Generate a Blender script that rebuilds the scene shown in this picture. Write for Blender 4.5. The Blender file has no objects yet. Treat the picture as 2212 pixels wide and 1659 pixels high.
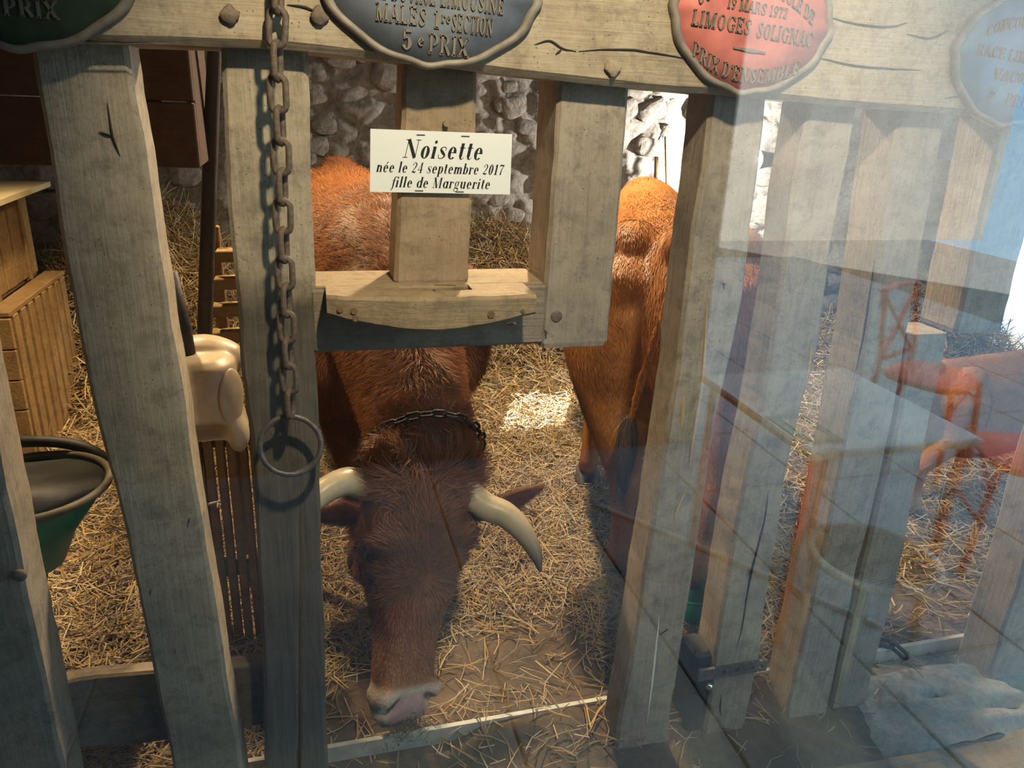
import bpy, math, random
import numpy as np
from mathutils import Vector, Matrix
rng = np.random.default_rng(7); random.seed(7)
SC = bpy.context.scene
COL = SC.collection
W, H, F = 2212, 1659, 1650.0
# ------------------------------------------------------------------ camera
PITCH, ROLL, YAW = np.radians([20.5, 2.45, 15.27])
CAM = np.array([0.0, -1.5, 1.70])
fw = np.array([np.sin(YAW)*np.cos(PITCH), np.cos(YAW)*np.cos(PITCH), -np.sin(PITCH)])
_r = np.array([np.cos(YAW), -np.sin(YAW), 0.0]); _u = np.cross(_r, fw)
CR = np.cos(ROLL)*_r + np.sin(ROLL)*_u; CU = -np.sin(ROLL)*_r + np.cos(ROLL)*_u
cd = bpy.data.cameras.new('camera'); cam = bpy.data.objects.new('camera', cd); COL.objects.link(cam)
cd.sensor_fit = 'HORIZONTAL'; cd.sensor_width = 36.0; cd.lens = F/W*36.0; cd.clip_start = 0.02
cam.matrix_world = Matrix(((CR[0], CU[0], -fw[0], CAM[0]), (CR[1], CU[1], -fw[1], CAM[1]), (CR[2], CU[2], -fw[2], CAM[2]), (0, 0, 0, 1)))
SC.camera = cam
def ray(x, y): return fw + CR*(x-W/2)/F + CU*(H/2-y)/F
def atY(x, y, Y=0.0):
    v = ray(x, y); return CAM + v*((Y-CAM[1])/v[1])
def atZ(x, y, Z=0.0):
    v = ray(x, y); return CAM + v*((Z-CAM[2])/v[2])
# ------------------------------------------------------------------ world, sun, exposure
wd = bpy.data.worlds.new('world'); SC.world = wd; wd.use_nodes = True
bg = wd.node_tree.nodes['Background']; bg.inputs[0].default_value = (0.50, 0.76, 1.0, 1); bg.inputs[1].default_value = 2.0
SUNDIR = np.array([0.36, 0.82, 0.62]); SUNDIR /= np.linalg.norm(SUNDIR)
sl = bpy.data.lights.new('sun_offscreen', 'SUN'); sl.energy = 34.0; sl.angle = 0.009; sl.color = (1.0, 0.93, 0.82)
sun = bpy.data.objects.new('sun_offscreen', sl); COL.objects.link(sun)
sun.rotation_euler = Vector(SUNDIR).to_track_quat('Z', 'Y').to_euler(); sun.location = (6, 9, 8)
SC.view_settings.view_transform = 'Standard'; SC.view_settings.look = 'None'
SC.view_settings.exposure = 0.42; SC.view_settings.gamma = 1.0; SC.view_settings.use_curve_mapping = False
SC.cycles.use_denoising = True
SC.cycles.max_bounces = 8; SC.cycles.transparent_max_bounces = 12; SC.cycles.sample_clamp_indirect = 6.0
SC.cycles.caustics_reflective = False; SC.cycles.caustics_refractive = False
# ------------------------------------------------------------------ noise
def vnoise(p, scale=1.0, seed=0, octaves=3):
    """smooth value noise in -1..1 for an (n,3) array"""
    p = np.atleast_2d(p)*scale; out = np.zeros(len(p)); amp = 1.0; tot = 0
    for o in range(octaves):
        q = p*(2.03**o)+seed*13.7+o*5.1
        i = np.floor(q).astype(np.int64); f = q-i; f = f*f*(3-2*f)
        def hsh(a, b, c):
            n = (a*374761393+b*668265263+c*2147483647+seed*1274126177) & 0x7fffffff
            n = ((n ^ (n >> 13))*1274126177) & 0x7fffffff
            return ((n ^ (n >> 16)) & 0xffff)/32767.5-1
        v = 0
        for dx in (0, 1):
            for dy in (0, 1):
                for dz in (0, 1):
                    w = (f[:, 0] if dx else 1-f[:, 0])*(f[:, 1] if dy else 1-f[:, 1])*(f[:, 2] if dz else 1-f[:, 2])
                    v = v+w*hsh(i[:, 0]+dx, i[:, 1]+dy, i[:, 2]+dz)
        out += amp*v; tot += amp; amp *= 0.5
    return out/tot
def nrm(v):
    v = np.asarray(v, float); return v/(np.linalg.norm(v, axis=-1, keepdims=True)+1e-12)
def sstep(a, b, x):
    t = np.clip((x-a)/(b-a), 0, 1); return t*t*(3-2*t)
# ------------------------------------------------------------------ materials
class NT:
    def __init__(s, name):
        s.m = bpy.data.materials.new(name); s.m.use_nodes = True; s.t = s.m.node_tree
        s.b = s.t.nodes['Principled BSDF']; s.out = s.t.nodes['Material Output']
    def n(s, typ, **kw):
        nd = s.t.nodes.new(typ)
        for k, v in kw.items():
            if isinstance(k, str) and k.startswith('i_'): nd.inputs[k[2:].replace('_', ' ')].default_value = v
            else: setattr(nd, k, v)
        return nd
    def l(s, a, b): s.t.links.new(a, b)
    def ramp(s, fac, stops):
        r = s.n('ShaderNodeValToRGB'); el = r.color_ramp.elements
        while len(el) < len(stops): el.new(0.5)
        for e, (p, c) in zip(el, stops): e.position = p; e.color = tuple(c)+(1,) if len(c) == 3 else c
        s.l(fac, r.inputs[0]); return r.outputs[0]
    def coords(s, scale=(1, 1, 1), kind='Object', rot=(0, 0, 0)):
        tc = s.n('ShaderNodeTexCoord'); mp = s.n('ShaderNodeMapping')
        mp.inputs['Scale'].default_value = scale; mp.inputs['Rotation'].default_value = rot
        s.l(tc.outputs[kind], mp.inputs[0]); return mp.outputs[0]
    def noise(s, co, scale, detail=6, rough=0.6, dist=0.0):
        x = s.n('ShaderNodeTexNoise'); x.inputs['Scale'].default_value = scale; x.inputs['Detail'].default_value = detail
        x.inputs['Roughness'].default_value = rough; x.inputs['Distortion'].default_value = dist
        s.l(co, x.inputs['Vector']); return x.outputs['Fac']
    def mix(s, fac, a, b, mode='MIX'):
        x = s.n('ShaderNodeMix'); x.data_type = 'RGBA'; x.blend_type = mode
        for i, v in ((0, fac), (6, a), (7, b)):
            if hasattr(v, 'is_linked') or isinstance(v, bpy.types.NodeSocket): s.l(v, x.inputs[i])
            else: x.inputs[i].default_value = v if i == 0 else (tuple(v)+(1,) if len(v) == 3 else v)
        return x.outputs[2]
    def bump(s, h, strength=0.4, dist=0.01):
        x = s.n('ShaderNodeBump'); x.inputs['Strength'].default_value = strength; x.inputs['Distance'].default_value = dist
        s.l(h, x.inputs['Height']); s.l(x.outputs[0], s.b.inputs['Normal'])
    def fin(s, col=None, rough=0.7, metal=0.0, spec=0.3):
        if col is not None:
            if isinstance(col, bpy.types.NodeSocket): s.l(col, s.b.inputs['Base Color'])
            else: s.b.inputs['Base Color'].default_value = tuple(col)+(1,)
        s.b.inputs['Roughness'].default_value = rough; s.b.inputs['Metallic'].default_value = metal
        s.b.inputs['Specular IOR Level'].default_value = spec; return s.m
def sc3(c, k): return tuple(min(1, v*k) for v in c)
def wood(name, base, axis='z', contrast=0.45, holes=True, dust=None, rough=0.75, bumps=0.5, worn=None):
    """weathered timber: grain along one axis, blotchy stains, worm holes"""
    N = NT(name); s = {'x': (1.0, 26, 26), 'y': (26, 1.0, 26), 'z': (26, 26, 1.0)}[axis]
    g = N.noise(N.coords(s), 4.0, 8, 0.65, 0.4); o = N.coords()
    blotch = N.noise(o, 5.0, 4, 0.6); fine = N.noise(o, 120.0, 3, 0.6)
    c1 = N.ramp(g, [(0.25, sc3(base, 1-contrast)), (0.5, base), (0.75, sc3(base, 1+contrast*0.6))])
    c2 = N.ramp(blotch, [(0.32, sc3(base, 0.45)), (0.66, sc3(base, 1.25))])
    c = N.mix(0.45, c1, c2)
    c = N.mix(N.ramp(fine, [(0.45, (0, 0, 0)), (0.7, (0.35, 0.35, 0.35))]), c, sc3(base, 0.55))
    if dust is not None:
        d = N.noise(o, 9.0, 5, 0.7)
        c = N.mix(N.ramp(d, [(0.45, (0, 0, 0)), (0.65, (0.6, 0.6, 0.6))]), c, dust)
    mot = N.noise(o, 26.0, 6, 0.75, .3)
    c = N.mix(N.ramp(mot, [(0.30, (.75, .75, .75)), (0.52, (0, 0, 0))]), c, sc3(base, .42))
    if worn:                                             # greasy dark wear below a line, with a ragged edge
        sx = N.n('ShaderNodeSeparateXYZ'); N.l(N.coords(kind='Object'), sx.inputs[0]); ad = N.n('ShaderNodeMath', operation='MULTIPLY_ADD'); N.l(blotch, ad.inputs[0]); ad.inputs[1].default_value = worn[2]; N.l(sx.outputs[2], ad.inputs[2])
        mr = N.n('ShaderNodeMapRange'); mr.inputs['From Min'].default_value = worn[0]; mr.inputs['From Max'].default_value = worn[1]; mr.inputs['To Min'].default_value = .82; mr.inputs['To Max'].default_value = 0.0; N.l(ad.outputs[0], mr.inputs['Value'])
        dk_ = N.ramp(g, [(0.3, (.035, .030, .027)), (0.7, (.11, .092, .078))]); c = N.mix(mr.outputs[0], c, dk_)
    if holes:
        v = N.n('ShaderNodeTexVoronoi'); v.inputs['Scale'].default_value = 95.0; N.l(o, v.inputs['Vector'])
        hole = N.ramp(v.outputs['Distance'], [(0.10, (1, 1, 1)), (0.17, (0, 0, 0))])
        msk = N.ramp(N.noise(o, 17.0, 2), [(0.48, (0, 0, 0)), (0.56, (0.8, 0.8, 0.8))])
        mm = N.n('ShaderNodeMath', operation='MULTIPLY'); N.l(hole, mm.inputs[0]); N.l(msk, mm.inputs[1])
        c = N.mix(mm.outputs[0], c, sc3(base, 0.18))
    hh = N.n('ShaderNodeMath', operation='ADD'); 
    fm = N.n('ShaderNodeMath', operation='MULTIPLY'); N.l(fine, fm.inputs[0]); fm.inputs[1].default_value = .3; N.l(g, hh.inputs[0]); N.l(fm.outputs[0], hh.inputs[1])
    N.bump(hh.outputs[0], bumps, 0.007)
    return N.fin(c, rough, 0, 0.25)
def plain(name, col, rough=0.6, metal=0.0, var=0.25, scale=30.0, bump=0.15, spec=0.4):
    N = NT(name); o = N.coords(); f = N.noise(o, scale, 5)
    c = N.ramp(f, [(0.3, sc3(col, 1-var)), (0.7, sc3(col, 1+var))])
    if bump: N.bump(f, bump, 0.004)
    return N.fin(c, rough, metal, spec)
def vcol(name, rough=0.65, spec=0.25, var=0.25, scale=60.0):
    N = NT(name); a = N.n('ShaderNodeVertexColor'); a.layer_name = 'Col'
    f = N.noise(N.coords(), scale, 4)
    c = N.mix(1.0, a.outputs[0], N.ramp(f, [(0.3, (1-var,)*3), (0.7, (1.0,)*3)]), 'MULTIPLY')
    return N.fin(c, rough, 0, spec)
M = {}
M['beam'] = wood('beam_wood', (0.43, 0.34, 0.235), 'x', 0.22, True, (0.52, 0.43, 0.31))
M['post'] = wood('post_wood', (0.37, 0.305, 0.235), 'z', 0.5, True, (0.42, 0.345, 0.26))
M['post_rub'] = wood('rubbed_post_wood', (0.44, 0.36, 0.265), 'z', 0.45, True, (0.48, 0.40, 0.29))
M['post_line'] = wood('stained_post_wood', (0.42, 0.34, 0.245), 'z', 0.45, True, (0.46, 0.38, 0.275), worn=(1.42, 1.50, .25))
M['post_warm'] = wood('pale_post_wood', (0.38, 0.27, 0.165), 'z', 0.22, True, (0.42, 0.31, 0.2))
M['rail'] = wood('rail_wood', (0.31, 0.25, 0.19), 'x', 0.4, False, (0.36, 0.29, 0.22))
M['lip'] = wood('dusty_rail_wood', (0.36, 0.26, 0.155), 'x', 0.25, True, (0.38, 0.29, 0.18))
M['plank'] = wood('low_plank_wood', (0.29, 0.235, 0.175), 'x', 0.5, False)
M['dark'] = wood('brown_board_wood', (0.075, 0.038, 0.022), 'x', 0.5, False)
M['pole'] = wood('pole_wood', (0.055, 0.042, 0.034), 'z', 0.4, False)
M['slat'] = wood('slat_wood', (0.25, 0.15, 0.075), 'z', 0.4, False)
M['crate'] = wood('crate_wood', (0.30, 0.185, 0.08), 'y', 0.25, False)
M['rust'] = plain('rusty_iron', (0.17, 0.125, 0.095), 0.75, 0.35, 0.5, 60.0, 0.6)
M['iron'] = plain('dark_iron', (0.035, 0.033, 0.033), 0.45, 0.8, 0.3, 80.0, 0.3)
M['ringiron'] = plain('grey_ring_iron', (0.17, 0.15, 0.145), 0.5, 0.6, 0.3, 70.0, 0.4)
M['chrome'] = plain('bright_steel', (0.75, 0.75, 0.75), 0.15, 1.0, 0.05, 20.0, 0.0)
M['galv'] = plain('galvanised_strip', (0.52, 0.52, 0.48), 0.55, 0.15, 0.25, 12.0, 0.1)
M['paper'] = plain('white_card', (0.86, 0.86, 0.83), 0.5, 0, 0.02, 5.0, 0.0)
M['ink'] = plain('black_ink', (0.012, 0.012, 0.012), 0.5, 0, 0.0, 5.0, 0.0)
M['pblue'] = plain('worn_blue_grey_plaque', (0.16, 0.18, 0.215), 0.55, 0.25, 0.35, 14.0, 0.3)
M['plet'] = plain('dusty_plaque_lettering', (0.21, 0.17, 0.13), 0.7, 0.1, 0.3, 40.0, 0.2)
M['pred'] = plain('worn_red_plaque', (0.55, 0.16, 0.13), 0.6, 0.05, 0.3, 14.0, 0.3)
M['pgreen'] = plain('dark_green_plaque', (0.035, 0.06, 0.03), 0.6, 0.1, 0.4, 20.0, 0.3)
M['pblue2'] = plain('bright_blue_plaque', (0.08, 0.22, 0.36), 0.55, 0.1, 0.25, 14.0, 0.2)
M['prim'] = plain('plaque_rim_metal', (0.25, 0.21, 0.17), 0.65, 0.2, 0.35, 30.0, 0.3)
M['drinker'] = plain('stained_white_enamel', (0.40, 0.31, 0.21), 0.4, 0, 0.3, 10.0, 0.05, 0.5)
M['rubber'] = plain('black_rubber', (0.018, 0.016, 0.015), 0.6, 0, 0.4, 50.0, 0.3)
M['green'] = plain('green_plastic', (0.012, 0.17, 0.085), 0.4, 0, 0.2, 20.0, 0.05, 0.5)
M['rimp'] = plain('dusty_dark_rim', (0.09, 0.075, 0.05), 0.6, 0, 0.3, 30.0, 0.1)
M['water'] = plain('dark_water', (0.01, 0.012, 0.01), 0.05, 0, 0.0, 5.0, 0.0, 0.6)
M['straw'] = vcol('straw', 0.55, 0.3, 0.3, 90.0)
M['coat'] = vcol('cattle_coat', 0.7, 0.2, 0.25, 70.0)
M['fur'] = vcol('cattle_hair', 0.5, 0.3, 0.2, 40.0)
M['horn'] = vcol('horn', 0.35, 0.45, 0.15, 80.0)
M['eye'] = plain('eye', (0.012, 0.008, 0.006), 0.08, 0, 0.0, 5, 0, 0.6)
M['redpaint'] = plain('red_chair_paint', (0.75, 0.03, 0.045), 0.35, 0.1, 0.15, 20, 0.05, 0.5)
M['table'] = plain('pale_blue_tabletop', (0.72, 0.86, 0.92), 0.3, 0.0, 0.1, 10, 0.0, 0.5)
M['teal'] = plain('teal_card', (0.05, 0.5, 0.58), 0.5, 0, 0.05, 10, 0.0)
M['wicker'] = plain('dark_blue_wicker', (0.02, 0.04, 0.07), 0.5, 0, 0.2, 30, 0.1)
M['wickpale'] = plain('pale_wicker_rim', (0.45, 0.6, 0.68), 0.5, 0, 0.1, 30, 0.1)
def mat_dirt():
    N = NT('stable_dirt'); o = N.coords(); a = N.noise(o, 3.0, 6, 0.65); f = N.noise(o, 40.0, 6, 0.7)
    c = N.mix(0.5, N.ramp(a, [(0.3, (0.075, 0.05, 0.032)), (0.7, (0.20, 0.14, 0.09))]), N.ramp(f, [(0.3, (0.06, 0.042, 0.028)), (0.72, (0.22, 0.16, 0.105))]))
    N.bump(f, 0.6, 0.01); return N.fin(c, 0.9, 0, 0.15)
def mat_stone():
    N = NT('lime_rubble_wall'); o = N.coords(); a = N.noise(o, 2.2, 6, 0.65, 0.6); f = N.noise(o, 22.0, 8, 0.72, 0.5)
    c = N.mix(0.55, N.ramp(a, [(0.3, (0.20, 0.16, 0.13)), (0.5, (0.40, 0.34, 0.28)), (0.7, (0.55, 0.49, 0.43))]), N.ramp(f, [(0.35, (0.14, 0.115, 0.09)), (0.6, (0.56, 0.50, 0.43))]))
    N.bump(f, 0.9, 0.03); return N.fin(c, 0.92, 0, 0.15)
def mat_lime():
    N = NT('crumbling_lime_ledge'); o = N.coords(); a = N.noise(o, 5.0, 6, 0.65); f = N.noise(o, 45.0, 6, 0.7)
    c = N.mix(0.5, N.ramp(a, [(0.3, (0.18, 0.17, 0.145)), (0.7, (0.50, 0.48, 0.42))]), N.ramp(f, [(0.3, (0.25, 0.24, 0.2)), (0.7, (0.6, 0.58, 0.52))]))
    N.bump(f, 0.6, 0.012); return N.fin(c, 0.9, 0, 0.2)
M['dirt'] = mat_dirt(); M['stone'] = mat_stone(); M['lime'] = mat_lime()
M['paving'] = plain('terrace_paving', (0.21, 0.285, 0.34), 0.6, 0, 0.12, 4.0, 0.1)
M['joint'] = plain('paving_joint', (0.10, 0.11, 0.12), 0.9, 0, 0.2, 20.0, 0.1)
M['plaster'] = plain('blocker_wall_plaster', (0.14, 0.125, 0.11), 0.9, 0, 0.2, 5.0, 0.1)
M['facade'] = plain('facade_render', (0.14, 0.145, 0.15), 0.9, 0, 0.15, 2.0, 0.1)
M['ceil'] = wood('ceiling_boards', (0.12, 0.09, 0.06), 'y', 0.4, False)
M['lampbody'] = plain('lamp_housing', (0.05, 0.05, 0.05), 0.4, 0.5, 0.1, 20, 0.0)
def mat_emit(name, col, s):
    N = NT(name); N.b.inputs['Emission Color'].default_value = tuple(col)+(1,); N.b.inputs['Emission Strength'].default_value = s
    return N.fin((0.8, 0.8, 0.8), 0.4)
M['bulb'] = mat_emit('warm_bulb', (1.0, 0.75, 0.45), 25.0); M['bulbw'] = mat_emit('white_bulb', (1.0, 0.95, 0.9), 60.0)
def mat_glass():
    m = bpy.data.materials.new('visitor_glass'); m.use_nodes = True; t = m.node_tree; t.nodes.clear()
    o = t.nodes.new('ShaderNodeOutputMaterial'); mx = t.nodes.new('ShaderNodeMixShader')
    tr = t.nodes.new('ShaderNodeBsdfTransparent'); tr.inputs[0].default_value = (0.985, 0.995, 0.99, 1)
    gl = t.nodes.new('ShaderNodeBsdfGlossy'); gl.inputs['Roughness'].default_value = 0.0; gl.inputs[0].default_value = (1, 1, 1, 1)
    fr = t.nodes.new('ShaderNodeFresnel'); 
    ge = t.nodes.new('ShaderNodeNewGeometry'); mp = t.nodes.new('ShaderNodeMapRange')      # the pane is thin: same reflection on either face
    mp.inputs['To Min'].default_value = 1.52; mp.inputs['To Max'].default_value = 1/1.52
    t.links.new(ge.outputs['Backfacing'], mp.inputs['Value']); t.links.new(mp.outputs[0], fr.inputs[0])
    t.links.new(fr.outputs[0], mx.inputs[0]); t.links.new(tr.outputs[0], mx.inputs[1]); t.links.new(gl.outputs[0], mx.inputs[2])
    t.links.new(mx.outputs[0], o.inputs[0]); return m
M['glass'] = mat_glass()
# ------------------------------------------------------------------ object helpers
def thing(name, label, cat, loc=(0, 0, 0), group=None):
    o = bpy.data.objects.new(name, None); COL.objects.link(o); o.location = loc; o.empty_display_size = 0.05
    return tag(o, label, cat, group)
def tag(o, label=None, cat=None, group=None, kind=None):
    if label: o['label'] = label
    if cat: o['category'] = cat
    if group: o['group'] = group
    if kind: o['kind'] = kind
    return o
def fastmesh(name, V, T, colors=None, smooth=True):
    me = bpy.data.meshes.new(name); V = np.asarray(V, np.float32); T = np.asarray(T, np.int32); k = T.shape[1]
    me.vertices.add(len(V)); me.vertices.foreach_set('co', V.ravel())
    me.loops.add(T.size); me.loops.foreach_set('vertex_index', T.ravel())
    me.polygons.add(len(T)); me.polygons.foreach_set('loop_start', np.arange(0, T.size, k, dtype=np.int32))
    me.polygons.foreach_set('loop_total', np.full(len(T), k, np.int32))
    me.polygons.foreach_set('use_smooth', np.full(len(T), smooth, bool))
    me.update(calc_edges=True)
    if colors is not None: setcol(me, colors)
    return me
def setcol(me, c):
    a = me.color_attributes.new('Col', 'FLOAT_COLOR', 'POINT'); c = np.asarray(c, np.float32)
    if c.shape[1] == 3: c = np.concatenate([c, np.ones((len(c), 1), np.float32)], 1)
    a.data.foreach_set('color', c.ravel())
def link(name, me, mat, parent=None):
    o = bpy.data.objects.new(name, me); COL.objects.link(o)
    if mat is not None and not me.materials: me.materials.append(mat)
    if parent is not None: o.parent = parent
    return o
def rootloc(parent):
    p = np.zeros(3)
    while parent is not None: p = p+np.array(parent.location); parent = parent.parent
    return p
def add(name, V, Fc, mat, parent=None, smooth=False, base=None, colors=None):
    """mesh from world coordinates; base = world point used as the object's own origin"""
    V = np.asarray(V, float); pl = rootloc(parent)
    o_ = np.array(base, float) if base is not None else (pl if parent is not None else V.mean(0)*[1, 1, 0]+[0, 0, V[:, 2].min()])
    me = bpy.data.meshes.new(name); me.from_pydata((V-o_).tolist(), [], [tuple(int(i) for i in f) for f in Fc])
    if smooth: me.polygons.foreach_set('use_smooth', np.ones(len(me.polygons), bool))
    if colors is not None: setcol(me, colors)
    ob = link(name, me, mat, parent); ob.location = tuple(o_-pl); return ob
def addfast(name, V, T, mat, parent=None, colors=None, smooth=True):
    V = np.asarray(V, float); pl = rootloc(parent); o_ = pl if parent is not None else V.mean(0)*[1, 1, 0]+[0, 0, V[:, 2].min()]
    ob = link(name, fastmesh(name, V-o_, T, colors, smooth), mat, parent); ob.location = tuple(o_-pl); return ob
class MB:
    def __init__(s): s.v = []; s.f = []
    def put(s, V, Fc):
        b = len(s.v); s.v += [tuple(p) for p in V]; s.f += [tuple(int(i)+b for i in f) for f in Fc]; return s
    def box(s, lo, hi, c=0.0):
        lo = np.minimum(lo, hi); hi = np.maximum(lo, hi)
        if c <= 0:
            V = [(x, y, z) for x in (lo[0], hi[0]) for y in (lo[1], hi[1]) for z in (lo[2], hi[2])]
            return s.put(V, [(0, 1, 3, 2), (4, 6, 7, 5), (0, 4, 5, 1), (2, 3, 7, 6), (0, 2, 6, 4), (1, 5, 7, 3)])
        bm = bevbox(np.array(lo), np.array(hi), c); return s.put(*bm)
    def build(s, name, mat, parent=None, smooth=False, base=None): return add(name, s.v, s.f, mat, parent, smooth, base)
def bevbox(lo, hi, c):
    secs = []
    for z, k in ((lo[2], c), (lo[2]+c, 0), (hi[2]-c, 0), (hi[2], c)):
        secs.append(rect8(lo[0]+k, hi[0]-k, lo[1]+k, hi[1]-k, z, c))
    return loft(secs)
def rect8(x0, x1, y0, y1, z, c):
    return np.array([(x0+c, y0, z), (x1-c, y0, z), (x1, y0+c, z), (x1, y1-c, z), (x1-c, y1, z), (x0+c, y1, z), (x0, y1-c, z), (x0, y0+c, z)])
def loft(secs, caps=True):
    n = len(secs[0]); V = np.concatenate(secs); Fc = []
    for i in range(len(secs)-1):
        for j in range(n):
            a = i*n+j; b = i*n+(j+1) % n; Fc.append((a, b, b+n, a+n))
    if caps: Fc.append(tuple(range(n-1, -1, -1))); Fc.append(tuple(range((len(secs)-1)*n, len(secs)*n)))
    return V, Fc
def frame(t):
    t = nrm(t); up = np.array([0, 0, 1.0]) if abs(t[2]) < 0.9 else np.array([1.0, 0, 0])
    a = nrm(np.cross(up, t)); return a, np.cross(t, a)
def tube(path, rad, n=10, closed=False, flat=1.0):
    P = np.asarray(path, float); m = len(P); rad = np.broadcast_to(np.asarray(rad, float), (m,))
    T = np.array([nrm(P[(i+1) % m if closed else min(i+1, m-1)]-P[(i-1) % m if closed else max(i-1, 0)]) for i in range(m)])
    a, b = frame(T[0]); secs = []
    for i in range(m):
        a = nrm(a-T[i]*np.dot(a, T[i])); b = np.cross(T[i], a); th = np.linspace(0, 2*np.pi, n, endpoint=False)
        secs.append(P[i]+rad[i]*(np.cos(th)[:, None]*a+flat*np.sin(th)[:, None]*b))
    V, Fc = loft(secs, not closed)
    if closed:
        for j in range(n): Fc.append(((m-1)*n+j, (m-1)*n+(j+1) % n, (j+1) % n, j))
    return V, Fc
def spline(pts, n):
    """Catmull-Rom through rows of any width"""
    P = np.asarray(pts, float); P = np.vstack([2*P[0]-P[1], P, 2*P[-1]-P[-2]]); m = len(P)-3; out = []
    for u in np.linspace(0, m, n):
        i = min(int(u), m-1); t = u-i; p0, p1, p2, p3 = P[i:i+4]
        out.append(0.5*((2*p1)+(-p0+p2)*t+(2*p0-5*p1+4*p2-p3)*t*t+(-p0+3*p1-3*p2+p3)*t**3))
    return np.array(out)
def sphere(c, r, n=16, m=10):
    r = np.broadcast_to(np.asarray(r, float), (3,)); V = [np.array(c)+r*[0, 0, -1]]; Fc = []
    for i in range(1, m):
        ph = -np.pi/2+np.pi*i/m
        for j in range(n):
            th = 2*np.pi*j/n; V.append(np.array(c)+r*[np.cos(ph)*np.cos(th), np.cos(ph)*np.sin(th), np.sin(ph)])
    V.append(np.array(c)+r*[0, 0, 1])
    for j in range(n): Fc.append((0, 1+(j+1) % n, 1+j))
    for i in range(m-2):
        for j in range(n): a = 1+i*n+j; b = 1+i*n+(j+1) % n; Fc.append((a, b, b+n, a+n))
    L = len(V)-1; k = 1+(m-2)*n
    for j in range(n): Fc.append((k+j, k+(j+1) % n, L))
    return np.array(V), Fc
def lathe(c, prof, n=32, axis=None):
    """profile of (radius, height); closed at both ends when the radius is 0"""
    th = np.linspace(0, 2*np.pi, n, endpoint=False); secs = [np.array(c)+np.stack([r*np.cos(th), r*np.sin(th), np.full(n, z)], 1) for r, z in prof]
    return loft(secs, True)
# ------------------------------------------------------------------ lettering (high-contrast serif drawn from strokes)
TH, TN = 0.145, 0.026
def g_arc(cx, cy, rx, ry, a0, a1, tx=TH, ty=TN, n=22):
    a = np.radians(np.linspace(a0, a1, n)); o = np.stack([cx+rx*np.cos(a), cy+ry*np.sin(a)], 1); i = np.stack([cx+(rx-tx)*np.cos(a), cy+(ry-ty)*np.sin(a)], 1); return (o, i)
def g_line(x0, y0, x1, y1, w=TN):
    d = nrm([x1-x0, y1-y0]); p = np.array([-d[1], d[0]])*w/2; a = np.array([x0, y0]); b = np.array([x1, y1]); return (np.array([a+p, b+p]), np.array([a-p, b-p]))
def g_stem(x, y0, y1, w=TH): return (np.array([[x-w/2, y0], [x-w/2, y1]]), np.array([[x+w/2, y0], [x+w/2, y1]]))
def g_str(pts, n=22):
    S = spline(pts, n); t = nrm(np.gradient(S[:, :2], axis=0)); p = np.stack([-t[:, 1], t[:, 0]], 1)*S[:, 2:3]/2; return (S[:, :2]+p, S[:, :2]-p)
def g_dot(x, y, r=0.065): return g_arc(x, y, r, r, 0, 360, r*0.999, r*0.999, 16)
def sf(x, y, w=0.2): return g_line(x-w/2, y, x+w/2, y, 0.028)
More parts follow.
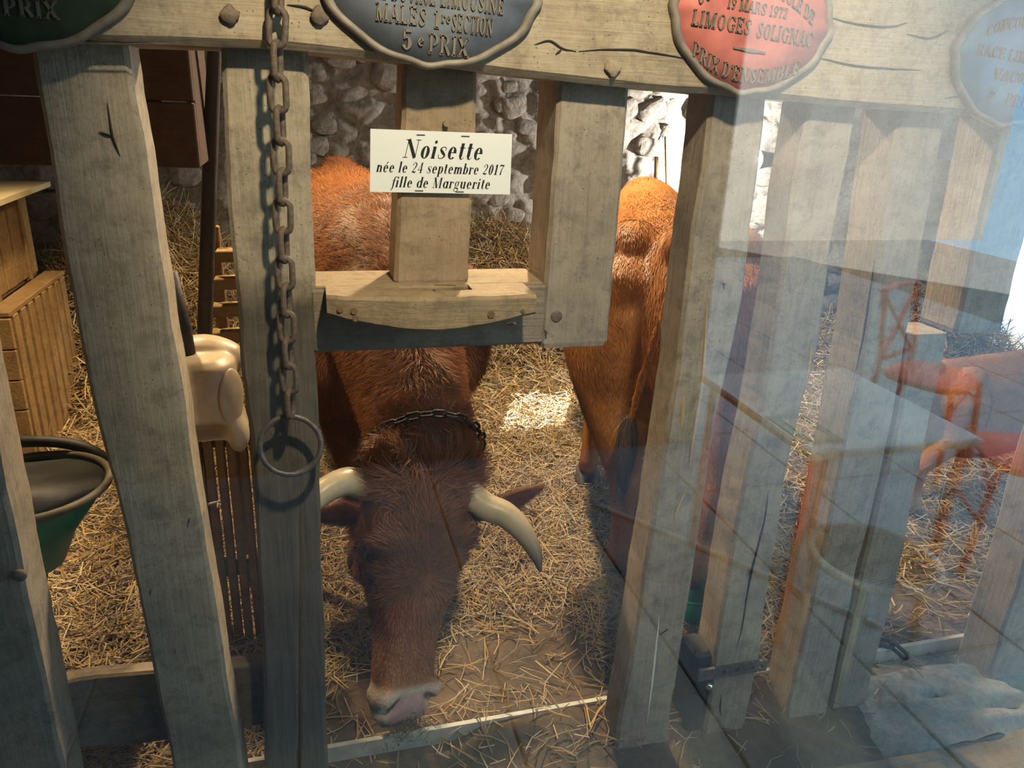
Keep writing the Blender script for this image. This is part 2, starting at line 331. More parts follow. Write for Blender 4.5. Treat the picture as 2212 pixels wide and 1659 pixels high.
def G(ch):
    """strokes, advance; x-height .46, capitals .70"""
    X = 0.46
    if ch == ' ': return [], 0.24
    if ch == 'o': return [g_arc(.21, .23, .2, .245, 0, 360)], .46
    if ch == 'i': return [g_stem(.1, 0, X), sf(.1, .012, .2), g_line(0, X-.015, .12, X-.015, .028), g_dot(.1, .63)], .26
    if ch == 'l': return [g_stem(.1, 0, .72), sf(.1, .012), g_line(0, .705, .12, .705, .028)], .26
    if ch in 'eé':
        r = [g_arc(.2, .23, .195, .245, 0, 318), g_line(.08, .25, .39, .25, .026)]
        if ch == 'é': r.append(g_str([(.2, .55, .05), (.3, .68, .08)], 4))
        return r, .45
    if ch == 'n': return [g_stem(.1, 0, X), sf(.1, .012), g_line(0, X-.015, .1, X-.015, .028), g_arc(.24, .3, .175, .165, 0, 165), g_stem(.3575, 0, .31), sf(.36, .012)], .5
    if ch == 'm': return [g_stem(.1, 0, X), sf(.1, .012), g_line(0, X-.015, .1, X-.015, .028), g_arc(.24, .3, .165, .165, 0, 165), g_stem(.3475, 0, .31), sf(.35, .012, .17), g_arc(.49, .3, .165, .165, 0, 165), g_stem(.5975, 0, .31), sf(.6, .012)], .74
    if ch == 'u': return [g_stem(.1, .12, X), g_line(0, X-.015, .1, X-.015, .028), g_arc(.24, .15, .195, .155, 180, 345), g_stem(.37, 0, X), g_line(.26, X-.015, .37, X-.015, .028), g_line(.37, .012, .48, .012, .028)], .52
    if ch == 'r': return [g_stem(.1, 0, X), sf(.1, .012, .24), g_line(0, X-.015, .1, X-.015, .028), g_str([(.13, .3, .02), (.2, .42, .03), (.29, .42, .05)], 10), g_dot(.3, .39, .055)], .38
    if ch == 's': return [g_str([(.33, .31, .03), (.32, .42, .03), (.19, .452, .03), (.085, .36, .075), (.2, .24, .115), (.315, .115, .075), (.19, .01, .03), (.05, .04, .03), (.035, .16, .03)], 34)], .4
    if ch == 't': return [g_stem(.12, .1, .62), g_line(0, X-.014, .27, X-.014, .03), g_str([(.12, .12, .11), (.145, .03, .07), (.22, .01, .03), (.29, .08, .022)], 12)], .32
    if ch == 'p': return [g_stem(.1, -.22, X), sf(.1, -.21, .24), g_line(0, X-.015, .1, X-.015, .028), g_arc(.22, .23, .21, .245, -150, 150)], .47
    if ch == 'b': return [g_stem(.1, 0, .72), g_line(0, .705, .1, .705, .028), g_arc(.22, .23, .21, .245, -150, 150)], .47
    if ch == 'd': return [g_arc(.22, .23, .21, .245, 30, 330), g_stem(.37, 0, .72), g_line(.27, .705, .37, .705, .028), g_line(.37, .012, .47, .012, .028)], .5
    if ch == 'a': return [g_arc(.22, .23, .21, .245, 30, 330), g_stem(.37, 0, X), g_line(.37, .012, .47, .012, .028)], .5
    if ch == 'g': return [g_arc(.2, .3, .17, .175, 0, 360, .09), g_line(.32, .42, .43, .47, .04), g_str([(.12, .14, .03), (.06, .08, .04), (.14, .03, .07), (.3, .01, .08), (.37, -.08, .07), (.27, -.19, .03), (.1, -.19, .03), (.03, -.1, .06), (.12, .03, .03)], 40)], .45
    if ch == 'f': return [g_str([(.02, -.17, .06), (.1, -.16, .05), (.15, 0, .1), (.16, .35, .115), (.19, .62, .08), (.29, .71, .03), (.36, .66, .07)], 34), g_line(.03, X-.014, .3, X-.014, .03)], .31
    if ch == 'N': return [g_stem(.12, 0, .7, .03), sf(.12, .014, .22), g_stem(.58, 0, .7, .03), sf(.58, .686, .22), g_line(.0, .686, .16, .686, .028), g_line(.13, .7, .56, .0, .14)], .74
    if ch == 'M': return [g_stem(.11, 0, .7, .03), sf(.11, .014), g_line(.0, .686, .15, .686, .028), g_line(.13, .7, .37, .0, .13), g_line(.37, .0, .6, .7, .028), g_stem(.65, 0, .7, .13), sf(.66, .014, .24), g_line(.62, .686, .76, .686, .028)], .82
    if ch == '2': return [g_str([(.06, .5, .08), (.09, .63, .04), (.2, .69, .03), (.33, .57, .1), (.27, .36, .08), (.1, .13, .03), (.05, .06, .03)], 26), g_str([(.04, .05, .06), (.16, .065, .1), (.28, .04, .09), (.36, .12, .03)], 12)], .44
    if ch == '4': return [g_line(.03, .2, .29, .7, .028), g_line(.02, .2, .42, .2, .035), g_stem(.3, 0, .7, .11), sf(.3, .014)], .46
    if ch == '0': return [g_arc(.21, .345, .195, .355, 0, 360)], .45
    if ch == '1': return [g_stem(.18, 0, .7), sf(.18, .014, .26), g_line(.04, .58, .17, .69, .04)], .36
    if ch == '7': return [g_line(.03, .65, .4, .65, .09), g_stem(.035, .53, .68, .03), g_str([(.39, .64, .04), (.25, .38, .07), (.2, .0, .13)], 14)], .44
    if ch == '5': return [g_line(.1, .66, .37, .66, .08), g_stem(.1, .36, .7, .035), g_arc(.2, .22, .19, .225, -160, 130)], .45
    if ch == '9': return [g_arc(.2, .48, .19, .215, 0, 360, .09), g_str([(.36, .5, .1), (.34, .25, .08), (.2, .02, .03), (.07, .06, .05)], 16)], .45
    if ch == '-': return [g_str([(.0, .3, .005), (.3, .3, .09), (.6, .3, .13), (.9, .3, .09), (1.2, .3, .005)], 16)], 1.2
    if ch == "'": return [g_line(.06, .7, .06, .54, .06)], .14
    if ch == 'A': return [g_line(.05, 0, .3, .7, .03), g_line(.3, .7, .53, 0, .14), g_line(.13, .23, .42, .23, .03), sf(.06, .014), sf(.52, .014, .24)], .62
    if ch == 'C': return [g_arc(.31, .35, .28, .36, 40, 320, .14), g_stem(.53, .5, .68, .03)], .6
    if ch == 'D': return [g_stem(.12, 0, .7, .13), g_arc(.2, .35, .34, .35, -100, 100, .14), g_line(0, .686, .2, .686, .028), g_line(0, .014, .2, .014, .028)], .6
    if ch == 'G': return [g_arc(.31, .35, .28, .36, 40, 320, .14), g_stem(.5, 0, .3, .12), sf(.5, .3), g_stem(.53, .5, .68, .03)], .64
    if ch in 'EFLBPRITU' or ch in 'SXVO':
        st = [g_stem(.12, 0, .7, .13), g_line(0, .686, .2, .686, .028), g_line(0, .014, .2, .014, .028)]
        if ch == 'E': return st+[g_line(.12, .686, .46, .686, .03), g_line(.12, .014, .48, .014, .03), g_line(.12, .36, .34, .36, .03), g_stem(.45, .55, .7, .035), g_stem(.47, 0, .15, .035), g_stem(.34, .28, .44, .03)], .55
        if ch == 'L': return st+[g_line(.12, .014, .46, .014, .03), g_stem(.46, 0, .18, .04)], .52
        if ch == 'I': return st, .27
        if ch == 'B': return st+[g_arc(.25, .525, .22, .175, -95, 95, .12), g_arc(.27, .18, .25, .185, -95, 95, .13)], .57
        if ch == 'P': return st+[g_arc(.25, .5, .25, .2, -95, 95, .13)], .54
        if ch == 'R': return st+[g_arc(.25, .52, .23, .18, -95, 95, .12), g_line(.3, .34, .52, .0, .13)], .6
        if ch == 'T': return [g_stem(.27, 0, .7, .13), sf(.27, .014, .26), g_line(.02, .686, .52, .686, .03), g_stem(.03, .52, .7, .035), g_stem(.51, .52, .7, .035)], .55
        if ch == 'U': return [g_stem(.13, .22, .7, .13), g_arc(.31, .25, .245, .26, 180, 360, .13, .03), g_stem(.54, .22, .7, .03), sf(.13, .686), sf(.54, .686)], .66
        if ch == 'S': return [g_str([(.42, .5, .03), (.4, .64, .03), (.25, .695, .03), (.09, .55, .1), (.25, .36, .15), (.41, .17, .1), (.24, .01, .03), (.07, .06, .03), (.04, .2, .03)], 34)], .5
        if ch == 'X': return [g_line(.06, .7, .5, 0, .14), g_line(.5, .7, .06, 0, .03), sf(.08, .686), sf(.5, .014), sf(.5, .686, .16), sf(.07, .014, .16)], .58
        if ch == 'V': return [g_line(.05, .7, .3, 0, .14), g_line(.53, .7, .3, 0, .03), sf(.06, .686), sf(.53, .686, .16)], .58
        if ch == 'O': return [g_arc(.31, .35, .28, .36, 0, 360, .14)], .64
    return [g_arc(.2, .35, .2, .35, 0, 360)], .45
def text_mesh(txt, place, depth=0.0, track=0.03, shear=0.0):
    """place(x,y,d)->3d point; x runs 0..width of the line"""
    mb = MB(); x = 0.0
    for ch in txt:
        st, adv = G(ch)
        for a, b in st:
            n = len(a)
            if depth > 0:
                w_ = np.linalg.norm(a-b, axis=1, keepdims=True)+1e-9; m_ = (a+b)/2; f_ = np.maximum(w_, .07)/w_; a, b = m_+(a-m_)*f_, m_+(b-m_)*f_
            if depth <= 0:
                V = [place(x+p[0]+shear*p[1], p[1], 0) for p in a]+[place(x+p[0]+shear*p[1], p[1], 0) for p in b]
                mb.put(V, [(i, i+1, n+i+1, n+i) for i in range(n-1)])
            else:
                V = [place(x+p[0]+shear*p[1], p[1], d) for d in (0, depth) for q in (a, b) for p in q]
                Fc = []
                for i in range(n-1):
                    Fc += [(2*n+i, 2*n+i+1, 3*n+i+1, 3*n+i), (i, i+1, 2*n+i+1, 2*n+i), (n+i, 3*n+i, 3*n+i+1, n+i+1)]
                Fc += [(0, 2*n, 3*n, n), (n-1, 2*n-1, 4*n-1, 3*n-1)]
                mb.put(V, Fc)
        x += adv+track
    return mb, x-track
def text_width(t, track=0.03): return sum(G(c)[1]+track for c in t)-track
# ================================================================== THE SETTING
YB = 3.7
def worley(P, spacing, seed):
    r = np.random.default_rng(seed); lo = P.min(0)-spacing; hi = P.max(0)+spacing
    nx, ny = np.ceil((hi-lo)/spacing).astype(int); gx, gy = np.meshgrid(np.arange(nx), np.arange(ny), indexing='ij')
    C = np.stack([gx.ravel(), gy.ravel()], 1)*spacing+lo+r.uniform(-.42, .42, (nx*ny, 2))*spacing; off = r.uniform(0, 1, len(C))
    f1 = np.empty(len(P)); f2 = np.empty(len(P)); idx = np.empty(len(P), int)
    for s in range(0, len(P), 4000):
        d = np.sqrt(((P[s:s+4000, None]-C[None])**2).sum(-1)*np.array([1.0])); q = np.argpartition(d, 1, axis=1)[:, :2]
        a = np.take_along_axis(d, q, 1); o = np.argsort(a, 1); f1[s:s+4000] = np.take_along_axis(a, o, 1)[:, 0]; f2[s:s+4000] = np.take_along_axis(a, o, 1)[:, 1]
        idx[s:s+4000] = np.take_along_axis(q, o, 1)[:, 0]
    return f1, f2, off[idx]
def rough_wall(name, A, U, V_, nu, nv, nrmv, holes=(), amp=0.045, seed=1):
    """relief of rubble stones under lime: A + u*U + v*V, pushed along nrmv"""
    A, U, V_, nrmv = map(lambda q: np.array(q, float), (A, U, V_, nrmv)); lu, lv = np.linalg.norm(U), np.linalg.norm(V_)
    uu, vv = np.meshgrid(np.linspace(0, 1, nu), np.linspace(0, 1, nv), indexing='ij'); uu, vv = uu.ravel(), vv.ravel()
    p2 = np.stack([uu*lu*0.75, vv*lv], 1); p3 = np.stack([uu*lu, vv*lv, np.zeros_like(uu)], 1)
    p2 = p2+0.05*np.stack([vnoise(p3, 4, 3), vnoise(p3, 4, 4)], 1)
    f1, f2, off = worley(p2, 0.17, seed)
    d = amp*(0.9*sstep(0.0, 0.05, f2-f1)*(0.35+0.65*off)+0.7*vnoise(p3, 9, seed+2, 4)+0.35*vnoise(p3, 30, seed+5, 3))
    P = A+uu[:, None]*U+vv[:, None]*V_+d[:, None]*nrmv
    i, j = np.meshgrid(np.arange(nu-1), np.arange(nv-1), indexing='ij'); a = (i*nv+j).ravel()
    Q = np.stack([a, a+nv, a+nv+1, a+1], 1); cu = (uu[a]+uu[a+nv])/2*lu; cv = (vv[a]+vv[a+1])/2*lv; keep = np.ones(len(Q), bool)
    for (u0, u1, v0, v1) in holes: keep &= ~((cu > u0) & (cu < u1) & (cv > v0) & (cv < v1))
    return tag(addfast(name, P, Q[keep], M['stone']), kind='structure')
WIN = (1.60, 2.05, 0.80, 1.30)            # small window low in the back wall
DOOR = (2.1, 3.5, 0.0, 2.1)               # open doorway in the right wall
wall_back = rough_wall('wall_back', (-2.7, YB, 0), (7.7, 0, 0), (0, 0, 2.95), 340, 130, (0, -1, 0), [(WIN[0]+2.7, WIN[1]+2.7, WIN[2], WIN[3])], 0.06, 1)
rough_wall('wall_left', (-2.6, -2.7, 0), (0, 6.5, 0), (0, 0, 2.95), 130, 60, (1, 0, 0), (), 0.04, 2)
rough_wall('wall_right', (4.95, -0.6, 0), (0, 4.4, 0), (0, 0, 2.95), 130, 80, (-1, 0, 0), [(DOOR[0]+.6, DOOR[1]+.6, -1, DOOR[3])], 0.045, 3)
mb = MB()
x0, x1, z0, z1 = WIN
mb.box((x0-.05, YB-.02, z0-.05), (x0+.01, YB+.14, z1+.05)).box((x1-.01, YB-.02, z0-.05), (x1+.05, YB+.14, z1+.05)).box((x0-.05, YB-.02, z0-.05), (x1+.05, YB+.14, z0+.01)).box((x0-.05, YB-.02, z1-.01), (x1+.05, YB+.14, z1+.05))
tag(mb.build('window_2', M['stone']), kind='structure')
mb = MB(); y0, y1, z0, z1 = DOOR
mb.box((4.9, y0-.06, 0), (5.25, y0+.02, z1)).box((4.9, y1-.02, 0), (5.25, y1+.06, z1)).box((4.9, y0-.06, z1-.02), (5.25, y1+.06, z1+.08))
tag(mb.build('door_1', M['rail']), kind='structure')
# proud stones of the back wall: pieces of the wall itself
stone_meshes = []
for k in range(6):
    V, Fc = sphere((0, 0, 0), (0.10, 0.035, 0.07), 14, 9); V = V*(1+0.45*vnoise(V, 16, 40+k)[:, None]); V = np.sign(V)*np.abs(V)**0.7*np.array([.1, .03, .07])**0.3
    me = bpy.data.meshes.new('stone'); me.from_pydata(V.tolist(), [], Fc); me.materials.append(M['stone']); stone_meshes.append(me)
wl = np.array(wall_back.location)
for k in range(150):
    x = rng.uniform(-1.6, 4.9); z = rng.uniform(0.7, 2.2)
    if WIN[0]-.2 < x < WIN[1]+.2 and WIN[2]-.15 < z < WIN[3]+.15: continue
    o = bpy.data.objects.new('stone', stone_meshes[k % 6]); COL.objects.link(o); o.parent = wall_back
    o.location = tuple(np.array([x, YB-0.030, z])-wl); s = rng.uniform(.55, 1.25); o.scale = (s, s, s); o.rotation_euler = (0, rng.uniform(-.4, .4), 0)
mb = MB().box((-2.75, -0.75, 2.9), (5.2, 3.9, 3.0)); tag(mb.build('ceiling', M['ceil']), kind='structure')
mb = MB().box((-2.75, -2.85, 2.9), (1.4, -0.75, 3.0)); tag(mb.build('ceiling_visitor', M['ceil']), kind='structure')
mb = MB().box((-2.75, -2.95, -.05), (1.95, -2.8, 2.95)); tag(mb.build('blocker_wall', M['plaster']), kind='structure')  # unseen wall, added to keep sky light off the left uprights
rf = [np.array([(x, -1.0, 3.0), (x, 1.6, 8.2), (x, 4.1, 3.0)]) for x in (-3.0, 9.5)]
tag(add('sun_shade_roof', *loft(rf), M['ceil']), kind='structure')  # unseen roof, added tall and overlong to keep sun off the terrace
# stable floor: trodden earth with a low ridge of muck at the fence line
def ground_z(P):
    x, y = P[:, 0], P[:, 1]; q = np.stack([x, y, 0*x], 1)
    z = 0.012*vnoise(q, 2.5, 5)+0.006*vnoise(q, 14, 6)
    z = z+(0.062*np.exp(-((y-0.13-0.02*vnoise(q, 3, 9))/0.10)**2)*sstep(.30, .48, x+.06*vnoise(q, 9, 4))*sstep(1.75, 1.4, x)+.016*np.exp(-((y-.0)/.1)**2))*(0.85+0.3*vnoise(q, 7, 8))
    z = z-0.012*sstep(0.12, -0.1, y)
    z = z+0.95*np.exp(-((x+.95)/.75)**2)*np.exp(-((y-3.55)/.55)**2)+0.86*np.exp(-((x-1.2)/.8)**2)*np.exp(-((y-3.7)/.33)**2)
    z = z+0.5*np.exp(-((x-4.3)/.55)**2)*np.exp(-((y-3.0)/.5)**2)
    return z-0.01
def grid(x0, x1, y0, y1, nx, ny, fz):
    gx, gy = np.meshgrid(np.linspace(x0, x1, nx), np.linspace(y0, y1, ny), indexing='ij'); P = np.stack([gx.ravel(), gy.ravel(), 0*gx.ravel()], 1); P[:, 2] = fz(P)
    i, j = np.meshgrid(np.arange(nx-1), np.arange(ny-1), indexing='ij'); a = (i*ny+j).ravel(); return P, np.stack([a, a+ny, a+ny+1, a+1], 1)
P, Q = grid(-2.65, 5.3, -0.47, 3.75, 400, 240, ground_z)
tag(addfast('floor', P, Q, M['dirt']), kind='structure')
# visitor side: paving slabs laid on a bed
bed = tag(MB().box((-2.7, -9.0, -0.10), (9.0, -0.47, -0.045)).build('floor_terrace', M['joint']), kind='structure')
me = bpy.data.meshes.new('paving_slab'); V, Fc = bevbox(np.array([-.296, -.296, 0]), np.array([.296, .296, .045]), .004); me.from_pydata(V.tolist(), [], Fc); me.materials.append(M['paving'])
bl = np.array(bed.location)
for i in range(13):
    for j in range(12):
        o = bpy.data.objects.new('paving_slab', me); COL.objects.link(o); o.parent = bed; o.location = tuple(np.array([-1.6+.6*i, -0.78-.6*j, -.05+rng.uniform(0, .002)])-bl)
tag(MB().box((0.95, -9.3, -.05), (10, -9.0, 4.2)).build('wall_across_terrace', M['facade']), kind='structure')
MB_PANE = MB().box((-2.6, -0.4625, -.03), (4.95, -0.4565, 2.75)).build('window_3', M['glass']); tag(MB_PANE, kind='structure')
pane = tag(MB().box((-2.6, -0.456, -.03), (4.95, -0.448, 2.75)).build('window_1', M['glass']), kind='structure')
# ================================================================== THE STALL BARRIER
bar = thing('stall_barrier', 'heavy old timber stall barrier of uprights under a thick beam', 'barrier', (0.5, 0.05, 0))
def interp_px(pts, Y):
    q = np.array([atY(x, y, Y) for x, y in pts]); q = q[np.argsort(q[:, 2])]; return q[:, 2], q[:, 0]
def timber_z(name, zl, xl, zr, xr, z0, z1, yf, dep, mat, parent, n=60, c=0.008, wob=0.004, seed=1):
    secs = []
    for k, z in enumerate(np.linspace(z0, z1, n)):
        a = np.interp(z, zl, xl); b = np.interp(z, zr, xr)
        s = rect8(a, b, yf, yf+dep, z, c); q = s.copy(); q[:, 2] = z*1.0
        s[:, 0] += wob*vnoise(q*[3, 3, 6], 1, seed, 2)+.0018*vnoise(q*[30, 30, 22], 1, seed+3, 2); s[:, 1] += wob*vnoise(q*[3, 3, 6]+9, 1, seed+1, 2)+.0025*vnoise(q*[30, 30, 22]+5, 1, seed+4, 2)
        secs.append(s)
    for k in (0, -1): m = secs[k].mean(0); secs[k] = secs[k]+(m-secs[k])*0.04
    V, Fc = loft(secs); return add(name, V, Fc, mat, parent)
def post_px(L, R, z0, z1, yf=0.0, dep=0.11, mat='post', seed=1, wob=0.004, label=None, name='upright'):
    zl, xl = interp_px(L, yf); zr, xr = interp_px(R, yf)
    o = timber_z(name, zl, xl, zr, xr, z0, z1, yf, dep, M[mat], bar, seed=seed, wob=wob)
    if label: o['label'] = label
    return o
ZT = 1.84
pA = timber_z('upright', [0, 2], [-.80, -.79], [0, 2], [-.598, -.582], -0.02, ZT, 0.0, 0.12, M['post'], bar, seed=3)
p1 = post_px([(65, 100), (100, 300), (140, 560), (205, 900), (270, 1150), (320, 1400), (375, 1659)], [(275, 105), (320, 370), (360, 640), (400, 900), (440, 1150), (480, 1400), (524, 1659)], -0.03, ZT, 0, .10, 'post_rub', 5)
pB = post_px([(475, 105), (490, 400), (505, 600), (522, 800), (548, 1000), (558, 1200), (565, 1400), (572, 1659)], [(665, 110), (672, 400), (680, 600), (685, 800), (690, 1000), (695, 1200), (703, 1500), (706, 1659)], -0.03, ZT, 0, .12, 'post_line', 7)
pM = post_px([(872, 140), (862, 380), (852, 606)], [(1032, 150), (1023, 400), (1012, 612)], 1.338, ZT, 0.02, .115, 'post_warm', 9, .002, 'pale worm-eaten short upright')
pD = post_px([(1207, 180), (1190, 450), (1167, 757)], [(1360, 200), (1340, 450), (1313, 745)], 1.197, ZT, 0, .14, 'post', 11, .002, 'short upright hanging from the beam')
pE = post_px([(1533, 222), (1505, 440), (1480, 620), (1462, 800), (1440, 950), (1405, 1150), (1375, 1350), (1358, 1450), (1328, 1620)], [(1655, 225), (1630, 450), (1595, 700), (1562, 850), (1533, 1000), (1500, 1230), (1472, 1400), (1438, 1620)], -0.03, ZT, 0, .105, 'post', 13, .006)
pF = post_px([(1745, 235), (1715, 400), (1690, 600), (1665, 750), (1640, 900), (1605, 1060), (1572, 1250), (1547, 1400), (1520, 1595)], [(1855, 240), (1800, 520), (1770, 740), (1738, 850), (1703, 1020), (1667, 1250), (1640, 1430), (1603, 1590)], -0.03, ZT, 0, .105, 'post', 15, .007)
pG = post_px([(1940, 255), (1905, 500), (1865, 750), (1835, 900), (1775, 1200), (1700, 1548)], [(2045, 260), (1985, 600), (1955, 760), (1938, 880), (1850, 1250), (1788, 1540)], -0.03, ZT, 0, .125, 'post', 17, .006)
pG2 = post_px([(1966, 735), (1946, 880), (1858, 1250), (1794, 1540)], [(2050, 735), (2005, 930), (1942, 1240), (1868, 1540)], -0.03, 1.19, 0.004, .11, 'post', 19, .005, 'sawn-off upright with a flat top')
pH = timber_z('upright', [1.19, 1.7], [1.557, 1.535], [1.19, 1.7], [1.70, 1.69], 1.19, ZT, 0.0, .13, M['post'], bar, seed=21, wob=.003); pH['label'] = 'short upright hanging from the beam'
pI = timber_z('upright', [0, 2], [2.03, 2.0], [0, 2], [2.20, 2.18], -0.04, ZT, 0.0, .13, M['post'], bar, seed=23, wob=.005)
# top beam, slightly sagging
bx, bz = [], []
for x, y in [(-120, 84), (0, 85), (300, 92), (600, 103), (850, 132), (1150, 165), (1400, 193), (1660, 214), (1850, 229), (2212, 256), (2500, 275)]:
    p = atY(x, y, -0.05); bx.append(p[0]); bz.append(p[2])
secs = []
for x in np.linspace(-1.5, 2.6, 70):
    zb = np.interp(x, bx, bz); r8 = rect8(-0.05, 0.14, zb, 2.11, 0, 0.012); s = np.stack([np.full(8, x), r8[:, 0], r8[:, 1]], 1)
    s[:, 1] += .005*vnoise(s*[4, 5, 5], 1, 31); s[:, 2] += .005*vnoise(s*[4, 5, 5]+7, 1, 32); secs.append(s)
V, Fc = loft(secs); add('top_beam', V, Fc, M['beam'], bar)
for px, py in ((497, 32), (690, 38), (1324, 148)):
    p = atY(px, py, -0.056); V, Fc = sphere((0, 0, 0), (0.0145, 0.005, 0.0145), 16, 10); V = V*(1+.5*vnoise(V, 90, int(px))[:, None])+p
    add('nail_head', V, Fc, M['rust'] if px < 1000 else M['beam'], bar, True)
beamo = [o for o in bar.children if o.name.startswith('top_beam')][0]
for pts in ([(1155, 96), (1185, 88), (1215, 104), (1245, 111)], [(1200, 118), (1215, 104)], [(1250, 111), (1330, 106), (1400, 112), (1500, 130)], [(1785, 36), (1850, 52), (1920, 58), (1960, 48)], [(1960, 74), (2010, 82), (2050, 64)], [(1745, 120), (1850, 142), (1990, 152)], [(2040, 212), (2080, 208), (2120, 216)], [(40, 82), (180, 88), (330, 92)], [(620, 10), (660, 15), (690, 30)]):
    q = np.array([atY(x, y, -.0515) for x, y in spline(pts, 16)]); q[:, 2] += .0015*vnoise(q, 60, 12); V, Fc = tube(q, [.0005+.0016*math.sin(math.pi*k/15) for k in range(16)], 6, flat=1); add('crack', V, Fc, M['pole'], beamo)  # cracks as raised slivers; dark colour stands for the shade inside them
# yoke rail between two uprights, with a bowed block on its front
rail = MB(); rail.box((-0.005, 0.0, 1.207), (0.478, 0.145, 1.338), 0.006); railo = rail.build('yoke_rail', M['rail'], bar)
dustm = MB()
dustm.box((0.004, 0.004, 1.334), (0.470, 0.142, 1.342), 0.003); dustm.build('rail_top', M['lip'], railo)
def lip_front(x): t = (x-.224)/.2; return -0.112+0.036*t*t*(1.0 if x < .224 else .2)
lip = MB()
SX0, SX1, SY0, SY1 = 0.165, 0.305, -0.012, -0.055
xs = np.linspace(0.022, 0.452, 44); ZL0, ZL1 = 1.304, 1.343
def lip_piece(xa, xb, ya, yb):          # ya(x) front, yb(x) back
    secs = []
    for x in np.linspace(xa, xb, max(3, int((xb-xa)/.01))):
        f, b = ya(x), yb(x); zb = ZL0-0.028*math.cos((x-.224)/.2*1.57); c = min(.006, abs(b-f)*.3)
        secs.append(np.array([(x, f+c, zb), (x, b, zb), (x, b, ZL1-.001), (x, b-.001, ZL1), (x, f+c, ZL1), (x, f, ZL1-c), (x, f, zb+c)])+0.0015*vnoise(np.array([[x*30, 1, 1]])).item())
    lip.put(*loft(secs))
lip_piece(0.024, SX0, lip_front, lambda x: 0.002); lip_piece(SX1, 0.424, lip_front, lambda x: 0.002)
lip_piece(SX0, SX1, lip_front, lambda x: SY1); lip_piece(SX0, SX1, lambda x: SY0, lambda x: 0.002)
lip.box((SX0-.002, SY1-.002, ZL0-.02), (SX1+.002, SY0+.002, ZL1-.03))
lipo = lip.build('yoke_block', M['lip'], railo)
for px, py, r in ((735, 668, .006), (765, 672, .006), (768, 688, .006), (1061, 679, .007), (1130, 671, .004)):
    p0 = atY(px, py, lip_front(atY(px, py, -.1)[0])-.001); V, Fc = tube([p0+[0, -.002, 0], p0+[0, .004, 0]], r, 10); add('peg', V, Fc, M['slat'], lipo)
p0 = atY(1097, 700, -.118); V, Fc = tube([p0, p0+[.006, -.03, .01]], .003, 8); add('nail', V, Fc, M['rust'], lipo)
p0 = atY(1202, 684, 0); V, Fc = sphere(p0, (.013, .004, .013), 12, 8); add('nail_head', V, Fc, M['rust'], bar, True)
p0 = atY(962, 267, 0.02); V, Fc = tube([p0+[0, .004, 0], p0+[0, -.012, 0]], [.0055, .0055], 10); add('peg', V, Fc, M['lip'], bar)
for px, py, dz in ((470, 1090, 0), (325, 1275, 0), (378, 1402, 0), (408, 1120, 0), (1560, 610, 0), (640, 1490, 0), (676, 1430, 0), (572, 1308, 0), (1178, 714, 0)):
    q = atY(px, py, 0.0); V, Fc = tube([q+[0, .006, 0], q+[0.001, -.012, -.002]], .0022, 6); add('nail', V, Fc, M['rust'], bar)
# crack in the left upright: raised sliver, its dark colour painting the shade inside
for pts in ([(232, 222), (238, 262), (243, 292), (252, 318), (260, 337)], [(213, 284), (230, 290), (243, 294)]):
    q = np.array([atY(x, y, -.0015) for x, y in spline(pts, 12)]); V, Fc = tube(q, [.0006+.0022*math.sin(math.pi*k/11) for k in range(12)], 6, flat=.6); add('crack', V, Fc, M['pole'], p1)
pale = plain('fresh_split_wood', (.50, .36, .20), .8, 0, .2, 60, .2)
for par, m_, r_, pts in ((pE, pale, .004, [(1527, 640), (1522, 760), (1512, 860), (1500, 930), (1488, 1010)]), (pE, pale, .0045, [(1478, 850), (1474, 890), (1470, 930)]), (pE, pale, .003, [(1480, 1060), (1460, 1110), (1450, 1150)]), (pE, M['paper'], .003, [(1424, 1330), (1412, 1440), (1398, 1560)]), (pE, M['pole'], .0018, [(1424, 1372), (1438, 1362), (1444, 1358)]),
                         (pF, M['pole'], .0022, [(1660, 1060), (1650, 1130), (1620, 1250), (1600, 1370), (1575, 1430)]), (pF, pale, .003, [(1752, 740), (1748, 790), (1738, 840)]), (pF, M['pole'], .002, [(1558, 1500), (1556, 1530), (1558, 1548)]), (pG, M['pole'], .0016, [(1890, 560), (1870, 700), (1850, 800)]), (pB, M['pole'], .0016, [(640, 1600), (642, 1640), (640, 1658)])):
    q = np.array([atY(x, y, -.0005) for x, y in spline(pts, 16)]); q[:, 0] += .002*vnoise(q, 40, 15); V, Fc = tube(q, [.0005+r_*math.sin(math.pi*k/15) for k in range(16)], 6, flat=1); add('split' if m_ is not M['pole'] else 'crack', V, Fc, m_, par)  # crack slivers carry the shade of the gap as dark colour
# planks low behind the uprights
secs = []
for x in np.linspace(-1.0, -0.11, 24):
    r8 = rect8(.122, .165, .185+.02*math.sin(x*5), .378+.012*math.sin(x*9), 0, .006); secs.append(np.stack([np.full(8, x), r8[:, 0], r8[:, 1]], 1)+.003*vnoise(np.array([[x*9, 0, 0]]))[0])
add('low_plank', *loft(secs), M['plank'], bar)
